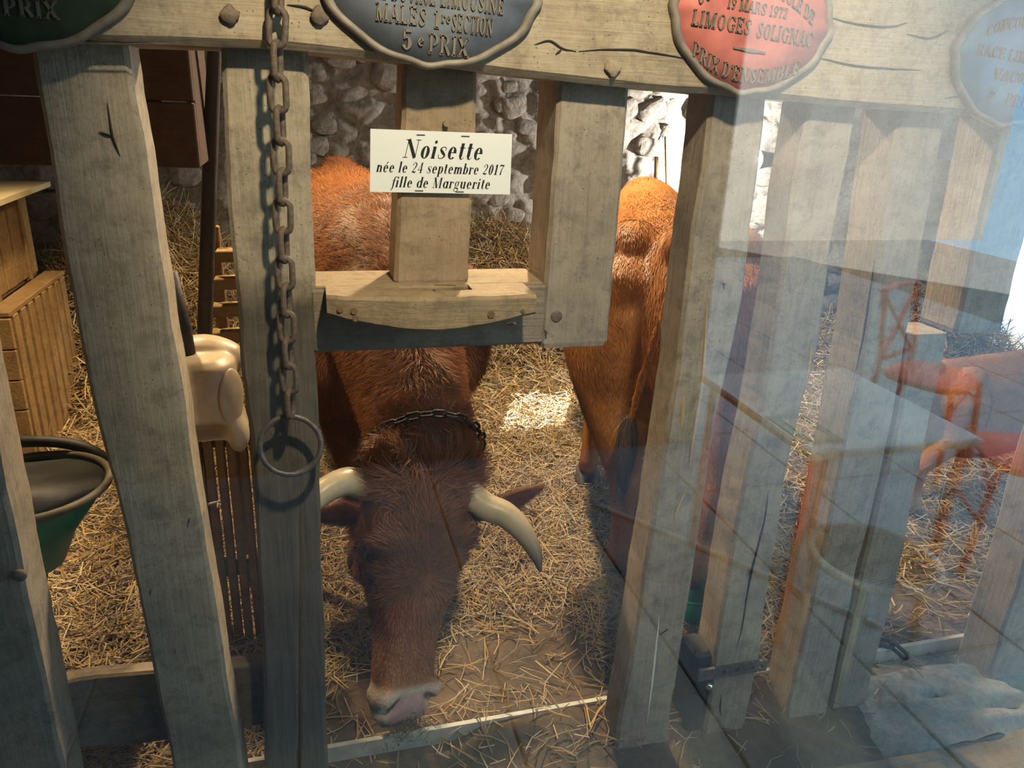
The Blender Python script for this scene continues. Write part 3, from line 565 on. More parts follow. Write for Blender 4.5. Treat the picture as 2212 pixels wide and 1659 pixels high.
# iron fittings
a = atY(1508, 1458, -.006); b = atY(1650, 1458, -.006); zc = a[2]; PH, YF, YK, HR = .018, -.012, -.002, .0075
hx = [atY(px, 1460, YF)[0] for px in (1562, 1590, 1622, 1640)]; plate = MB(); edges = [a[0]]+[v for h in hx for v in (h-.0085, h+.0085)]+[b[0]]
for k in range(len(edges)-1):
    e0, e1 = edges[k], edges[k+1]
    if e1 <= e0: continue
    if k % 2 == 0: plate.box((e0, YF, zc-PH), (e1, YK, zc+PH)); continue
    cx = (e0+e1)/2; n = 24; V = []
    for yy in (YF, YK):
        for t in np.linspace(0, 2*np.pi, n, endpoint=False):
            c, q_ = math.cos(t), math.sin(t); m = min((e1-e0)/2/max(abs(c), 1e-9), PH/max(abs(q_), 1e-9)); V += [(cx+c*m, yy, zc+q_*m), (cx+HR*c, yy, zc+HR*q_)]
    Fc = []
    for t in range(n):
        u = (t+1) % n; Fc += [(2*t, 2*u, 2*u+1, 2*t+1), (2*n+2*t+1, 2*n+2*u+1, 2*n+2*u, 2*n+2*t), (2*t+1, 2*u+1, 2*n+2*u+1, 2*n+2*t+1), (2*t, 2*n+2*t, 2*n+2*u, 2*u)]
    plate.put(V, Fc)
plo = plate.build('iron_plate', M['ringiron'], bar)
q = atY(1532, 1483, -.02); add('dome_bolt', *sphere(q, (.011, .010, .011), 16, 10), M['chrome'], plo, True)
MB().box((0.972, .012, -.02), (1.03, .11, .285), .01).build('black_block', M['rubber'], bar)  # plain black block at the foot of the upright
MB().box((-.80, -.012, .757), (-.625, -.001, .785), .002).build('iron_strap', M['rust'], bar)
q = atY(42, 1243, -.01); add('bolt_head', *sphere(q, (.014, .009, .014), 12, 8), M['rust'], bar, True)
q = atY(462, 1087, .05); V, Fc = tube([q-[.012, 0, .002], q+[.014, 0, .003]], .0035, 8); add('screw', V, Fc, M['ringiron'], bar)
# pale strip along the foot of the barrier and the crumbling ledge
st = MB()
for a_, b_ in ((-.9, -.02), (-.02, .40), (.40, 2.4)):
    ya = .135+.045*(a_+.02)*.35; yb = .135+.045*(b_+.02)*.35
    st.put([(a_, ya, -.03), (b_, yb, -.03), (b_, yb, .046), (a_, ya, .046), (a_, ya+.014, -.03), (b_, yb+.014, -.03), (b_, yb+.014, .046), (a_, ya+.014, .046)], [(0, 1, 2, 3), (7, 6, 5, 4), (3, 2, 6, 7), (0, 3, 7, 4), (1, 5, 6, 2), (0, 4, 5, 1)])
tag(st.build('trim_1', M['galv']), kind='structure')
def ledge_z(P):
    x, y = P[:, 0], P[:, 1]; q = np.stack([x, y, 0*x], 1)
    z = .038+.045*vnoise(q*[1, 3, 1], 3, 51)+.022*vnoise(q, 16, 52, 4)
    z = z-.06*np.exp(-((x-2.02)/.09)**2-((y+.10)/.022)**2)-.04*np.exp(-((x-1.78)/.05)**2-((y+.03)/.014)**2)
    z = z*sstep(1.35, 1.8, x+.1*vnoise(q, 9, 55))*sstep(.14, .06, y)-.03*sstep(-.16, -.2, y)-.05*(1-sstep(1.35, 1.75, x))
    return z
P, Q = grid(1.3, 2.9, -0.2, 0.16, 150, 60, ledge_z); tag(addfast('trim_2', P, Q, M['lime']), kind='structure')
secs = []
for x in np.linspace(.95, 3.2, 40):
    r8 = rect8(-.40, -.185, -.06, .018+.004*math.sin(x*7), 0, .012); s = np.stack([np.full(8, x), r8[:, 0], r8[:, 1]], 1); s[:, 2] += .006*vnoise(s*[3, 9, 1], 1, 61); s[:, 1] += .008*vnoise(s*[3, 1, 1]+4, 1, 62); secs.append(s)
sill = add('sill_plank', *loft(secs), M['galv' if False else 'lip']); tag(sill, 'weathered timber sill plank lying before the sawn-off upright', 'plank')
# ================================================================== SIGN, PLAQUES, CHAIN
c00, c10, c11, c01 = [atY(x, y, 0.012) for x, y in ((800, 278), (1106, 290), (1101, 420), (799, 414))]
sg = thing('name_sign', 'white card name sign stapled to the pale short upright', 'sign', tuple((c01+c11)/2))
def sgp(u, v, d=0): return (c01*(1-u)+c11*u)*(1-v)+(c00*(1-u)+c10*u)*v+np.array([0, -d, 0])
V = [sgp(u, v, d) for d in (0, .0018) for u, v in ((0, 0), (1, 0), (1, 1), (0, 1))]
add('card', V, [(0, 3, 2, 1), (4, 5, 6, 7), (0, 1, 5, 4), (1, 2, 6, 5), (2, 3, 7, 6), (3, 0, 4, 7)], M['paper'], sg)
sw, sh = np.linalg.norm(c11-c01), np.linalg.norm(c00-c01)
for txt, size, cu, bv in (('Noisette', .42, .512, .565), ('née le 24 septembre 2017', .245, .50, .325), ('fille de Marguerite', .245, .505, .085)):
    k = size*sh; shear = .27; w = text_width(txt, .055)*k; trk = .055
    want = {'Noisette': .565, 'née le 24 septembre 2017': .90, 'fille de Marguerite': .705}[txt]*sw; kx = k*want/w
    mbt, _ = text_mesh(txt, lambda x, y, d, k=k, kx=kx, cu=cu, bv=bv, want=want: sgp(cu+(x*kx-want/2)/sw-.01, bv+y*k/sh, .0022+d), 0, trk, shear)
    mbt.build('lettering', M['ink'], sg)
for u, v in ((.345, .935), (.66, .94), (.34, .035), (.63, .03)):
    q = sgp(u, v, .0025); add('staple', *tube([q-[.008, 0, 0], q+[.008, 0, 0]], .0009, 6), M['iron'], sg)
def plaque(label, px, a, b, tilt, mfield, lines, name='prize_plaque'):
    C = atY(px[0], px[1], -0.054); ux = np.array([math.cos(tilt), 0, -math.sin(tilt)]); uz = np.array([math.sin(tilt), 0, math.cos(tilt)])
    root = thing(name, label, 'plaque', tuple(C-uz*b)); th = np.linspace(0, 2*np.pi, 120, endpoint=False)
    dq = (th+np.pi/4) % (np.pi/2)-np.pi/4; r = 1-.035*np.cos(4*th)**2+.075*np.exp(-(dq/.14)**2)
    def sec(s, d): return C+(np.cos(th)*r*a*s)[:, None]*ux+(np.sin(th)*r*b*s)[:, None]*uz+np.array([0, -d, 0])
    V, Fc = loft([sec(1, -.006), sec(1, .006), sec(.975, .011), sec(.93, .011), sec(.905, .006), sec(.90, 0)]); add('rim', V, Fc, M['prim'], root, True)
    V, Fc = loft([sec(.915, -.004), sec(.915, .0065), sec(.5, .0085), sec(.02, .009)]); add('field', V, Fc, M[mfield], root, True)
    words = []
    for txt, size, yc, curve, want, *xo in lines:
        w = text_width(txt, .06)*size; kx = want/w; pos = 0; want = want-2*xo[0] if xo else want
        for part in txt.split('  '):
            if part.strip(): words.append((part.strip(), size, yc, curve, want, kx, text_width(txt[:pos]+' ' if txt[:pos] else '', .06)+.06 if pos else 0.0))
            pos += len(part)+2
    for txt, size, yc, curve, want, kx, x0_ in words:
        def pl(x, y, d, size=size, kx=kx, yc=yc, curve=curve, want=want, x0_=x0_):
            X = (x+x0_)*size*kx-want/2; yy = yc+y*size+curve*(X*X)/(a*a)*b
            return C+ux*X+uz*yy+np.array([0, -.0075-d, 0])
        mbt, _ = text_mesh(txt, pl, .0042, .06); mbt.build('lettering', M['plet'], root)
    return root
plaque('blue-grey oval prize plaque with raised letters, fifth prize for males', (932, -25), .190, .124, .055, 'pblue',
       [('CONCOURS SPECIAL', .034, .045, -.5, .22), ('RACE BOVINE LIMOUSINE', .036, -.026, 0, .255), ('MALES', .038, -.060, 0, .086, -.050), ('1', .038, -.061, 0, .012, .011), ('re', .024, -.051, 0, .016, .027), ('SECTION', .038, -.062, 0, .074, .074),
        ('5', .044, -.100, 0, .020, -.038), ('e', .026, -.092, 0, .012, -.014), ('PRIX', .044, -.102, 0, .070, .034)])
plaque('red oval prize plaque with worn raised letters on the beam', (1627, 42), .172, .134, .085, 'pred',
       [('CONCOURS AGRICOLE DE', .030, .045, -.55, .25), ('19 MARS 1972', .026, .010, 0, .13), ('LIMOGES', .036, -.028, 0, .125, -.068), ('SOLIGNAC', .036, -.030, 0, .125, .070), ('-', .05, -.070, 0, .07), ("PRIX D'ENSEMBLE", .036, -.112, .5, .235)])
plaque('bright blue oval prize plaque at the far end of the beam', (2200, 130), .172, .134, .085, 'pblue2',
       [('CONCOURS SPECIAL', .032, .06, -.55, .22), ('RACE LIMOUSINE', .030, -.005, 0, .24), ('VACHES', .03, -.045, 0, .12), ('2  PRIX', .034, -.092, 0, .11)])
plaque('dark green prize plaque beside the chain end of the beam', (10, -92), .185, .128, .02, 'pgreen', [('RACE BOVINE', .034, -.03, 0, .2), ('1  PRIX', .036, -.08, 0, .11)])
def link_mesh(name, ln, wd_, r, mat, n=28, m=8):
    s = ln/2-wd_/2; path = []
    for k in range(n):
        t = 2*np.pi*k/n; path.append(((wd_/2-r)*math.cos(t), 0, (wd_/2-r)*math.sin(t)+(s if math.sin(t) > 0 else -s)))
    V, Fc = tube(path, r, m, True); V = V*(1+.05*vnoise(V, 150, 3)[:, None])
    me = bpy.data.meshes.new(name); me.from_pydata(V.tolist(), [], Fc); me.polygons.foreach_set('use_smooth', np.ones(len(me.polygons), bool)); me.materials.append(mat); return me
def chain(root, path, me, pitch, roll0=0.0, normal=(0, -1, 0), name='link'):
    """links set along a path, turned a quarter each"""
    P = spline(path, 400); d = np.concatenate([[0], np.cumsum(np.linalg.norm(np.diff(P, axis=0), axis=1))]); n = max(1, int(d[-1]/pitch)); rl = rootloc(root)
    for k in range(n):
        c = np.array([np.interp((k+.5)*pitch, d, P[:, i]) for i in range(3)]); c2 = np.array([np.interp((k+.7)*pitch, d, P[:, i]) for i in range(3)]); t = nrm(c2-c)
        nn = np.array(normal, float); nn = nrm(nn-t*np.dot(nn, t)); s = np.cross(nn, t); a = roll0+(k % 2)*np.pi/2
        X = s*math.cos(a)+nn*math.sin(a); Y = np.cross(t, X)
        o = bpy.data.objects.new(name, me); COL.objects.link(o); o.parent = root
        o.matrix_local = Matrix(((X[0], Y[0], t[0], c[0]-rl[0]), (X[1], Y[1], t[1], c[1]-rl[1]), (X[2], Y[2], t[2], c[2]-rl[2]), (0, 0, 0, 1)))
    return P[-1]
CY = -0.075
cp = [atY(x, y, CY) for x, y in ((600, -130), (600, 0), (598, 100), (600, 189), (606, 305), (610, 420), (613, 530), (618, 638), (621, 740), (626, 838), (628, 905))]
ch = thing('hanging_chain', 'rusty iron chain with a large ring hanging down the second upright', 'chain', tuple(cp[-1]-np.array([0, 0, .12])))
chain(ch, cp, link_mesh('link', .069, .039, .0058, M['rust']), .0508, 0.35)
rc = atY(628, 962, CY+.012); th = np.linspace(0, 2*np.pi, 48, endpoint=False); rr = .0585
V, Fc = tube([rc+[rr*math.cos(t), .010*math.sin(t), rr*math.sin(t)] for t in th], .0062, 10, True); add('ring', V, Fc, M['ringiron'], ch, True)['label'] = 'large grey iron ring'
q = cp[0]; V, Fc = tube(spline([q+[0, .03, .02], q+[0, -.005, .02], q+[0, -.012, 0], q+[0, 0, -.012]], 16), .005, 8); add('hook', V, Fc, M['rust'], ch, True)
# ================================================================== CATTLE
def tube_secs(path, ra, rb, n=18, up=(0, 0, 1), m=None):
    """closed tube with elliptical cross-section: ra sideways, rb along 'up'; rounded ends"""
    Q = spline(np.column_stack([path, ra, rb]), m or 6*len(path)); P, A, B = Q[:, :3], Q[:, 3], Q[:, 4]; T = nrm(np.gradient(P, axis=0)); th = np.linspace(0, 2*np.pi, n, endpoint=False); secs = []
    def sec(p, t, a, b):
        u = np.array(up, float); u = u-t*np.dot(u, t)
        if np.linalg.norm(u) < .15: u = np.array([0, 1.0, 0])-t*t[1]
        u = nrm(u); s = np.cross(t, u); return p+a*np.cos(th)[:, None]*s+b*np.sin(th)[:, None]*u
    e0 = min(A[0], B[0]); e1 = min(A[-1], B[-1])
    for k in (.15, .5, .8): secs.append(sec(P[0]-T[0]*e0*math.sqrt(1-k*k)*.9, T[0], A[0]*k, B[0]*k))
    for p, t, a, b in zip(P, T, A, B): secs.append(sec(p, t, a, b))
    for k in (.8, .5, .15): secs.append(sec(P[-1]+T[-1]*e1*math.sqrt(1-k*k)*.9, T[-1], A[-1]*k, B[-1]*k))
    return loft(secs)
def remesh(mb, voxel, it=6, fac=.5):
    me = bpy.data.meshes.new('tmp'); me.from_pydata([tuple(v) for v in mb.v], [], mb.f); ob = bpy.data.objects.new('tmp', me); COL.objects.link(ob)
    r = ob.modifiers.new('r', 'REMESH'); r.mode = 'VOXEL'; r.voxel_size = voxel
    s = ob.modifiers.new('s', 'SMOOTH'); s.factor = fac; s.iterations = it
    dg = bpy.context.evaluated_depsgraph_get(); ev = ob.evaluated_get(dg); m2 = bpy.data.meshes.new_from_object(ev)
    n = len(m2.vertices); V = np.empty(n*3, np.float32); m2.vertices.foreach_get('co', V); m2.calc_loop_triangles(); T = np.empty(len(m2.loop_triangles)*3, np.int32); m2.loop_triangles.foreach_get('vertices', T)
    bpy.data.objects.remove(ob); bpy.data.meshes.remove(me); bpy.data.meshes.remove(m2); return V.reshape(-1, 3).astype(float), T.reshape(-1, 3)
def vnormals(V, T):
    fn = np.cross(V[T[:, 1]]-V[T[:, 0]], V[T[:, 2]]-V[T[:, 0]]); N = np.zeros_like(V)
    for k in range(3): np.add.at(N, T[:, k], fn)
    return nrm(N)
HEAD_SEC = [(-.06, .085, .02, .10), (0, .118, .035, .135), (.08, .138, .058, .18), (.2, .142, .070, .20), (.33, .146, .068, .21), (.45, .122, .062, .195), (.58, .098, .057, .17), (.72, .086, .054, .13), (.84, .088, .053, .105), (.93, .090, .052, .095), (1.0, .080, .036, .08), (1.035, .05, .008, .05)]
class Head:
    """poll P, muzzle end Mz, face direction n0; local axes a (down the face), n (out of the face), s (sideways)"""
    def __init__(h, P, Mz, n0, k=1.0):
        h.P = np.array(P, float); d = np.array(Mz, float)-h.P; h.L = np.linalg.norm(d); h.a = d/h.L; n0 = np.array(n0, float); h.n = nrm(n0-h.a*np.dot(n0, h.a)); h.s = np.cross(h.n, h.a); h.k = h.L/.66*k
    def at(h, t, s, n): return h.P+h.a*t*h.L+h.s*s*h.k+h.n*n*h.k
    def loc(h, V): d = V-h.P; return d@h.a/h.L, d@h.s/h.k, d@h.n/h.k
    def put(h, mb):
        th = np.linspace(0, 2*np.pi, 32, endpoint=False); secs = []
        for t, w, f, b in spline(HEAD_SEC, 44):
            c, s = np.cos(th), np.sin(th); e = .82; x = np.sign(c)*np.abs(c)**e*w; y = np.sign(s)*np.abs(s)**e; y = np.where(y > 0, y*f, y*b); taper = np.where(y < 0, 1-.38*np.clip(-y/b, 0, 1)**1.6, 1)
            secs.append(h.P+h.a*t*h.L+((x*taper)[:, None]*h.s+y[:, None]*h.n)*h.k)
        mb.put(*loft(secs))
        for sg_ in (-1, 1):
            for t, s, n, r in ((.29, .116, .030, .036), (.37, .112, .012, .034), (.88, .058, .030, .034), (.02, .10, .005, .055), (.42, .072, -.10, .055)):
                mb.put(*sphere(h.at(t, sg_*s, n), r*h.k, 14, 10))
        mb.put(*sphere(h.at(.0, 0, .0), (.10*h.k, .07*h.k, .06*h.k), 16, 10))
        mb.put(*sphere(h.at(.98, 0, -.045), .05*h.k, 14, 10))
    def sculpt(h, V, N):
        t, s, n = h.loc(V); D = np.zeros(len(V))
        for sg_ in (-1, 1):
            q = s*sg_
            D -= .030*np.exp(-((t-.925)/.028)**2-((q-.060-(t-.925)*.5)/.013)**2)*(n > -.01)      # nostrils
            D += .010*np.exp(-((t-.90)/.035)**2-((q-.084)/.016)**2)*(n > -.03)
            D -= .014*np.exp(-((t-.335)/.030)**2-((n-.005)/.022)**2)*(q > .08)                # eye sockets
            D += .012*np.exp(-((t-.28)/.025)**2-((n-.035)/.03)**2)*(q > .06)                   # brows
            D -= .008*np.exp(-((t-.62)/.15)**2-((n-.0)/.03)**2)*(q > .03)                      # hollow cheeks
        D -= .007*np.exp(-((t-1.005)/.012)**2)*(n < .02)                                       # mouth line
        D += .006*np.exp(-((t-.28)/.12)**2-(s/.05)**2)*(n > 0)
        return V+N*(D*h.k)[:, None]
def body_parts(mb, fr, k, legs, neck, nr, tail=None, width=1.0):
    """fr(l, s, z): local (forward, side, up) in metres for a cow of 1.4 m -> world"""
    up = (0, 0, 1)
    B = [(.26, .88, .14, .22), (.14, .90, .24, .35), (0, .93, .29, .43), (-.25, .925, .33, .455), (-.6, .885, .395, .475), (-1.0, .89, .405, .47), (-1.3, .96, .35, .41), (-1.52, 1.03, .285, .34), (-1.68, 1.06, .20, .26)]
    P = [fr(l, 0, z) for l, z, a, b in B]; mb.put(*tube_secs(P, [a*k*width for *_, a, b in B], [b*k for *_, a, b in B], 30, up, 40))
    mb.put(*sphere(fr(-.05, 0, 1.30), (.13*k, .13*k, .115*k), 18, 12)); mb.put(*sphere(fr(-1.62, 0, 1.30), (.10*k, .10*k, .085*k), 16, 10))
    for s in (-1, 1): mb.put(*sphere(fr(-1.38, s*.23*width, 1.25), (.12*k, .12*k, .11*k), 16, 10))
    for kind, sd, fx, fs in legs:
        if kind == 'f':
            pts = [(0.02, sd*.19, 1.0, .17), (.03, sd*.20, .82, .14), (.0+fx*.2, sd*.18+fs*.2, .66, .095), (.02+fx*.6, sd*.16+fs*.6, .42, .062), (.01+fx*.8, sd*.155+fs*.8, .28, .044), (.0+fx, sd*.15+fs, .13, .046), (.045+fx, sd*.15+fs, .065, .052)]
        else:
            pts = [(-1.42, sd*.18, 1.08, .22), (-1.42, sd*.20, .92, .20), (-1.44+fx*.3, sd*.20+fs*.2, .74, .145), (-1.56+fx*.6, sd*.18+fs*.5, .54, .080), (-1.60+fx*.8, sd*.17+fs*.7, .45, .062), (-1.57+fx*.9, sd*.165+fs*.9, .28, .045), (-1.54+fx, sd*.16+fs, .13, .047), (-1.50+fx, sd*.16+fs, .065, .053)]
        mb.put(*tube_secs([fr(*p[:3]) for p in pts], [p[3]*k for p in pts], [p[3]*k*1.0 for p in pts], 18, tuple(fr(1, 0, 0)-fr(0, 0, 0)), 40))
    mb.put(*tube_secs(neck, [r[0] for r in nr], [r[1] for r in nr], 26, up, 30))
    if tail is not None: mb.put(*tube_secs(tail[0], tail[1], tail[1], 10, (0, 1, 0), 40))
def hoof(root, p, fwd, k, col):
    fwd = nrm(np.array([fwd[0], fwd[1], 0])); sd = np.array([fwd[1], -fwd[0], 0])
    mb = MB()
    for s in (-1, 1):
        secs = []
        for z, ln, w, off in ((0, .068, .029, .012), (.02, .064, .029, .009), (.05, .050, .027, -.002), (.075, .036, .024, -.012)):
            th = np.linspace(0, 2*np.pi, 14, endpoint=False); x = np.cos(th)*ln*(1-.15*(np.cos(th) < 0)); y = np.sin(th)*w*(1-.25*np.clip(np.cos(th), 0, 1))
            secs.append(np.array(p)+k*(np.outer(x+off, fwd)+np.outer(y+s*.031, sd))+np.array([0, 0, z*k]))
        mb.put(*loft(secs))
    o = mb.build('hoof', col, root, True); return o
def fur(name, V, T, N, root, n, dirf, lenf, colf, weight=None, w=.0011, lift=.28, seed=1, curl=.35, cs=16.0):
    r = np.random.default_rng(seed); A = np.linalg.norm(np.cross(V[T[:, 1]]-V[T[:, 0]], V[T[:, 2]]-V[T[:, 0]]), axis=1); cen = V[T].mean(1)
    if weight is not None: A = A*weight(cen)
    ti = r.choice(len(T), n, p=A/A.sum()); u, v = r.random(n), r.random(n); fl = u+v > 1; u[fl], v[fl] = 1-u[fl], 1-v[fl]
    p = V[T[ti, 0]]*(1-u-v)[:, None]+V[T[ti, 1]]*u[:, None]+V[T[ti, 2]]*v[:, None]; nn = nrm(N[T[ti, 0]]*(1-u-v)[:, None]+N[T[ti, 1]]*u[:, None]+N[T[ti, 2]]*v[:, None])
    d = nrm(dirf(p)); cn = np.stack([vnoise(p, cs, 71+seed, 2), vnoise(p, cs, 72+seed, 2), vnoise(p, cs, 73+seed, 2)], 1)
    cu, ln = curl(p) if callable(curl) else np.full(n, curl), lenf(p)*r.uniform(.6, 1.25, n)
    d = d+cn*cu[:, None]*2.2+r.normal(0, .16, (n, 3)); d = nrm(d-nn*(d*nn).sum(1)[:, None]); sd = np.cross(nn, d)
    lf = lift*r.uniform(.4, 1.6, n); bend = r.normal(0, .25, n)+cu*vnoise(p, cs*2, 77, 1)
    p0 = p-nn*.001; p1 = p+ln[:, None]*(.55*d+lf[:, None]*.75*nn+.06*bend[:, None]*sd); p2 = p+ln[:, None]*(d+lf[:, None]*.7*nn+.30*bend[:, None]*sd)
    ww = (w*r.uniform(.7, 1.4, n))[:, None]*sd/2
    VV = np.stack([p0-ww, p0+ww, p1-ww*.8, p1+ww*.8, p2], 1).reshape(-1, 3); b = np.arange(n)[:, None]*5
    TT = np.stack([b+[0, 1, 3], b+[0, 3, 2], b+[2, 3, 4]], 1).reshape(-1, 3)
    c = colf(p)*r.uniform(.55, 1.35, (n, 1))*(1+.35*vnoise(p, cs*1.6, 79, 2))[:, None]; c = np.repeat(c, 5, 0)
    return tag(addfast(name, VV, TT, M['fur'], root, c), kind='stuff')
RED = np.array([.205, .075, .026]); TAN = np.array([.40, .19, .09]); CREAM = np.array([.62, .50, .38]); PINK = np.array([.60, .38, .34])
def ear(root, base, tip, up, wid, mat_cols):
    base, tip = np.array(base), np.array(tip); ax = tip-base; L = np.linalg.norm(ax); ax /= L; up = np.array(up, float); up = nrm(up-ax*np.dot(up, ax)); fr_ = np.cross(ax, up); secs = []
    for t in np.linspace(0, 1, 16):
        wv = wid*(math.sin(math.pi*min(1, (t*.86+.12)))**.8); th = np.linspace(0, 2*np.pi, 16, endpoint=False)
        secs.append(base+ax*L*t+np.outer(np.cos(th)*wv, up)+np.outer(np.sin(th)*(.007+.012*(1-t))+.35*wv*np.cos(th)**2*(1-.4*t), fr_))
    V, Fc = loft(secs); o = add('ear', V, Fc, M['coat'], root, True, colors=np.tile(mat_cols, (len(V), 1)))
    T = []
    for f in Fc:
        for i in range(1, len(f)-1): T.append((f[0], f[i], f[i+1]))
    T = np.array(T); N = vnormals(V, T); cen = V.mean(0)
    if np.mean(((V-cen)*N).sum(1)) < 0: N = -N
    fur('ear_hair', V, T, N, o, 2600, lambda p: np.tile(ax, (len(p), 1)), lambda p: np.full(len(p), .022), lambda p: np.tile(mat_cols, (len(p), 1)), None, .0012, .35, 31)
    return o
def horn(root, pts, rad, dark_from=.6):
    P = spline(pts, 30); R_ = np.interp(np.linspace(0, 1, 30), np.linspace(0, 1, len(rad)), rad); V, Fc = tube(P, R_, 16); t = np.repeat(np.linspace(0, 1, 30), 16)
    q = vnoise(V, 40, 5); ivory = np.array([.47, .38, .24]); c = ivory*(1+.12*q[:, None]); k = sstep(dark_from, 1.0, t+.06*q)[:, None]; c = c*(1-k)+np.array([.09, .06, .04])*k
    b = sstep(.16, .0, t)[:, None]; c = c*(1-b*.5)+np.array([.22, .14, .08])*b*.5
    return add('horn', V, Fc, M['horn'], root, True, colors=c)
# ---- the cow at the barrier, head lowered through it
cow = thing('cow', 'red-brown horned cow lowering its head to the ground at the barrier', 'cow', (0.25, 1.05, 0), 'cattle in the stable')
o1 = np.array([0.26, 1.10, 0]); f1v = nrm(np.array([0.06, -1.0, 0])); s1v = np.array([-f1v[1], f1v[0], 0]); K1 = 1.0
def fr1(l, s, z): return o1+f1v*l*K1+s1v*s*K1+np.array([0, 0, z*K1])
hd = Head((0.272, .335, .775), (0.172, .150, .105), (0.40, -1, 0), .95)
mb = MB()
neck1 = [fr1(-.2, 0, 1.05), (0.235, 1.02, 1.04), (0.25, .82, .98), (0.27, .62, .86), (0.28, .46, .74), (0.278, .40, .70)]
body_parts(mb, fr1, K1, [('f', -1, .02, .02), ('f', 1, -.03, -.02), ('h', -1, 0, 0), ('h', 1, .08, 0)], neck1, [(.24, .36), (.22, .33), (.185, .285), (.155, .235), (.135, .185), (.12, .15)])
hd.put(mb)
V, T = remesh(mb, .0085, 10); N = vnormals(V, T); V = hd.sculpt(V, N); N = vnormals(V, T)
def headmask(p): t, s, n = hd.loc(p); return sstep(.05, -.05, p[:, 1]-.42)*(t > -.2)
def col1(p):
    t, s, n = hd.loc(p); hm = headmask(p)
    c = np.tile(RED, (len(p), 1)); q = vnoise(p, 5, 81)[:, None]; c = c*(1+.18*q)
    face = (hm*sstep(.50, .85, t)*sstep(.10, .06, np.abs(s)+.02*q[:, 0]))[:, None]; c = c*(1-face*.8)+TAN*face*.8
    ring = (hm*sstep(.83, .865, t+.012*q[:, 0]-.10*(np.abs(s)-.05)))[:, None]*sstep(-.07, -.02, n)[:, None]; c = c*(1-ring)+CREAM*ring
    pad = (hm*sstep(.865, .89, t)*sstep(.060, .050, np.abs(s))*sstep(1.10, 1.06, t)*sstep(-.05, -.03, n))[:, None]; c = c*(1-pad)+PINK*pad
    return c
def dir1(p):
    t, s, n = hd.loc(p); hm = headmask(p)[:, None]
    bd = np.tile(-f1v+np.array([0, 0, -.75]), (len(p), 1)); bd = bd+np.array([0, 0, -.5])*sstep(1.25, .9, p[:, 2])[:, None]
    sw = (t-.42)[:, None]*hd.a*2.2+(s[:, None])*hd.s*4.0; low = np.tile(hd.a, (len(p), 1)); k = sstep(.45, .6, t)[:, None]; hdv = sw*(1-k)+low*k
    return bd*(1-hm)+hdv*hm
def len1(p):
    t, s, n = hd.loc(p); hm = headmask(p); hl = .022*sstep(.7, .45, t)+.010+.045*sstep(.26, .10, t); hl = hl*(1-.7*sstep(.80, .87, t))
    return (1-hm)*.040+hm*hl
def curl1(p):
    t, s, n = hd.loc(p); hm = headmask(p); return (1-hm)*.38+hm*(.12+.75*sstep(.35, .15, t)+.25*sstep(.55, .40, t))
def w1(c):
    t, s, n = hd.loc(c); hm = headmask(c); w = .25+1.0*sstep(2.2, 1.4, c[:, 1]); w = w*np.where(c[:, 2] < .5, .3, 1); w = np.where(hm > .5, 3.0, w)
    return w*np.where((hm > .5) & (t > .87) & (np.abs(s) < .07), .02, 1)
addfast('body', V, T, M['coat'], cow, col1(V))
fur('coat_hair', V, T, N, cow, 150000, dir1, len1, col1, w1, .0019, .36, 1, curl1, 15.0)
for p_, kk in ((hd.at(.335, .142, .008), 1), (hd.at(.335, -.142, .008), -1)): add('eye', *sphere(p_, .019, 16, 12), M['eye'], cow, True)
horn(cow, [hd.at(.03, -.075, .0), atY(800, 1046, .30), atY(745, 1040, .275), atY(692, 1068, .24), atY(645, 1125, .205), atY(615, 1195, .185)], [.040, .040, .036, .031, .022, .005])
horn(cow, [hd.at(.04, .075, .0), atY(1040, 1088, .30), atY(1092, 1112, .27), atY(1132, 1152, .23), atY(1157, 1198, .19), atY(1168, 1236, .16)], [.040, .039, .036, .029, .018, .004], .42)
ear(cow, atY(1020, 1112, .40), atY(1172, 1052, .44), (0, -.2, 1), .036, RED)
ear(cow, atY(800, 1112, .38), atY(668, 1118, .42), (0, -.2, 1), .036, RED)
hoofm = plain('hoof_horn', (.13, .105, .085), .5, 0, .35, 30, .2)
for sd, fx, fs in ((-1, .02, .02), (1, -.03, -.02)): hoof(cow, fr1(.02+fx, sd*.15+fs, 0), f1v, 1.0, hoofm)
for sd, fx in ((-1, 0), (1, .08)): hoof(cow, fr1(-1.52+fx, sd*.16, 0), f1v, 1.0, hoofm)
# neck chain
nc = thing('neck_chain', 'dark chain collar around the lowered neck of the horned cow', 'collar', tuple(hd.P+np.array([0, .1, .0])))
cc = np.array([.279, .455, .742]); ax = nrm(np.array([.0, -.80, -.60])); u2 = nrm(np.cross(ax, [1, 0, 0])); v2 = np.array([1.0, 0, 0])
th = np.linspace(0, 2*np.pi, 60)
if u2[2] < 0: u2 = -u2
chain(nc, [cc+v2*math.cos(t)*.172+u2*math.sin(t)*.226 for t in th], link_mesh('link', .046, .028, .0042, M['iron'], 20, 6), .034, .5, tuple(ax))
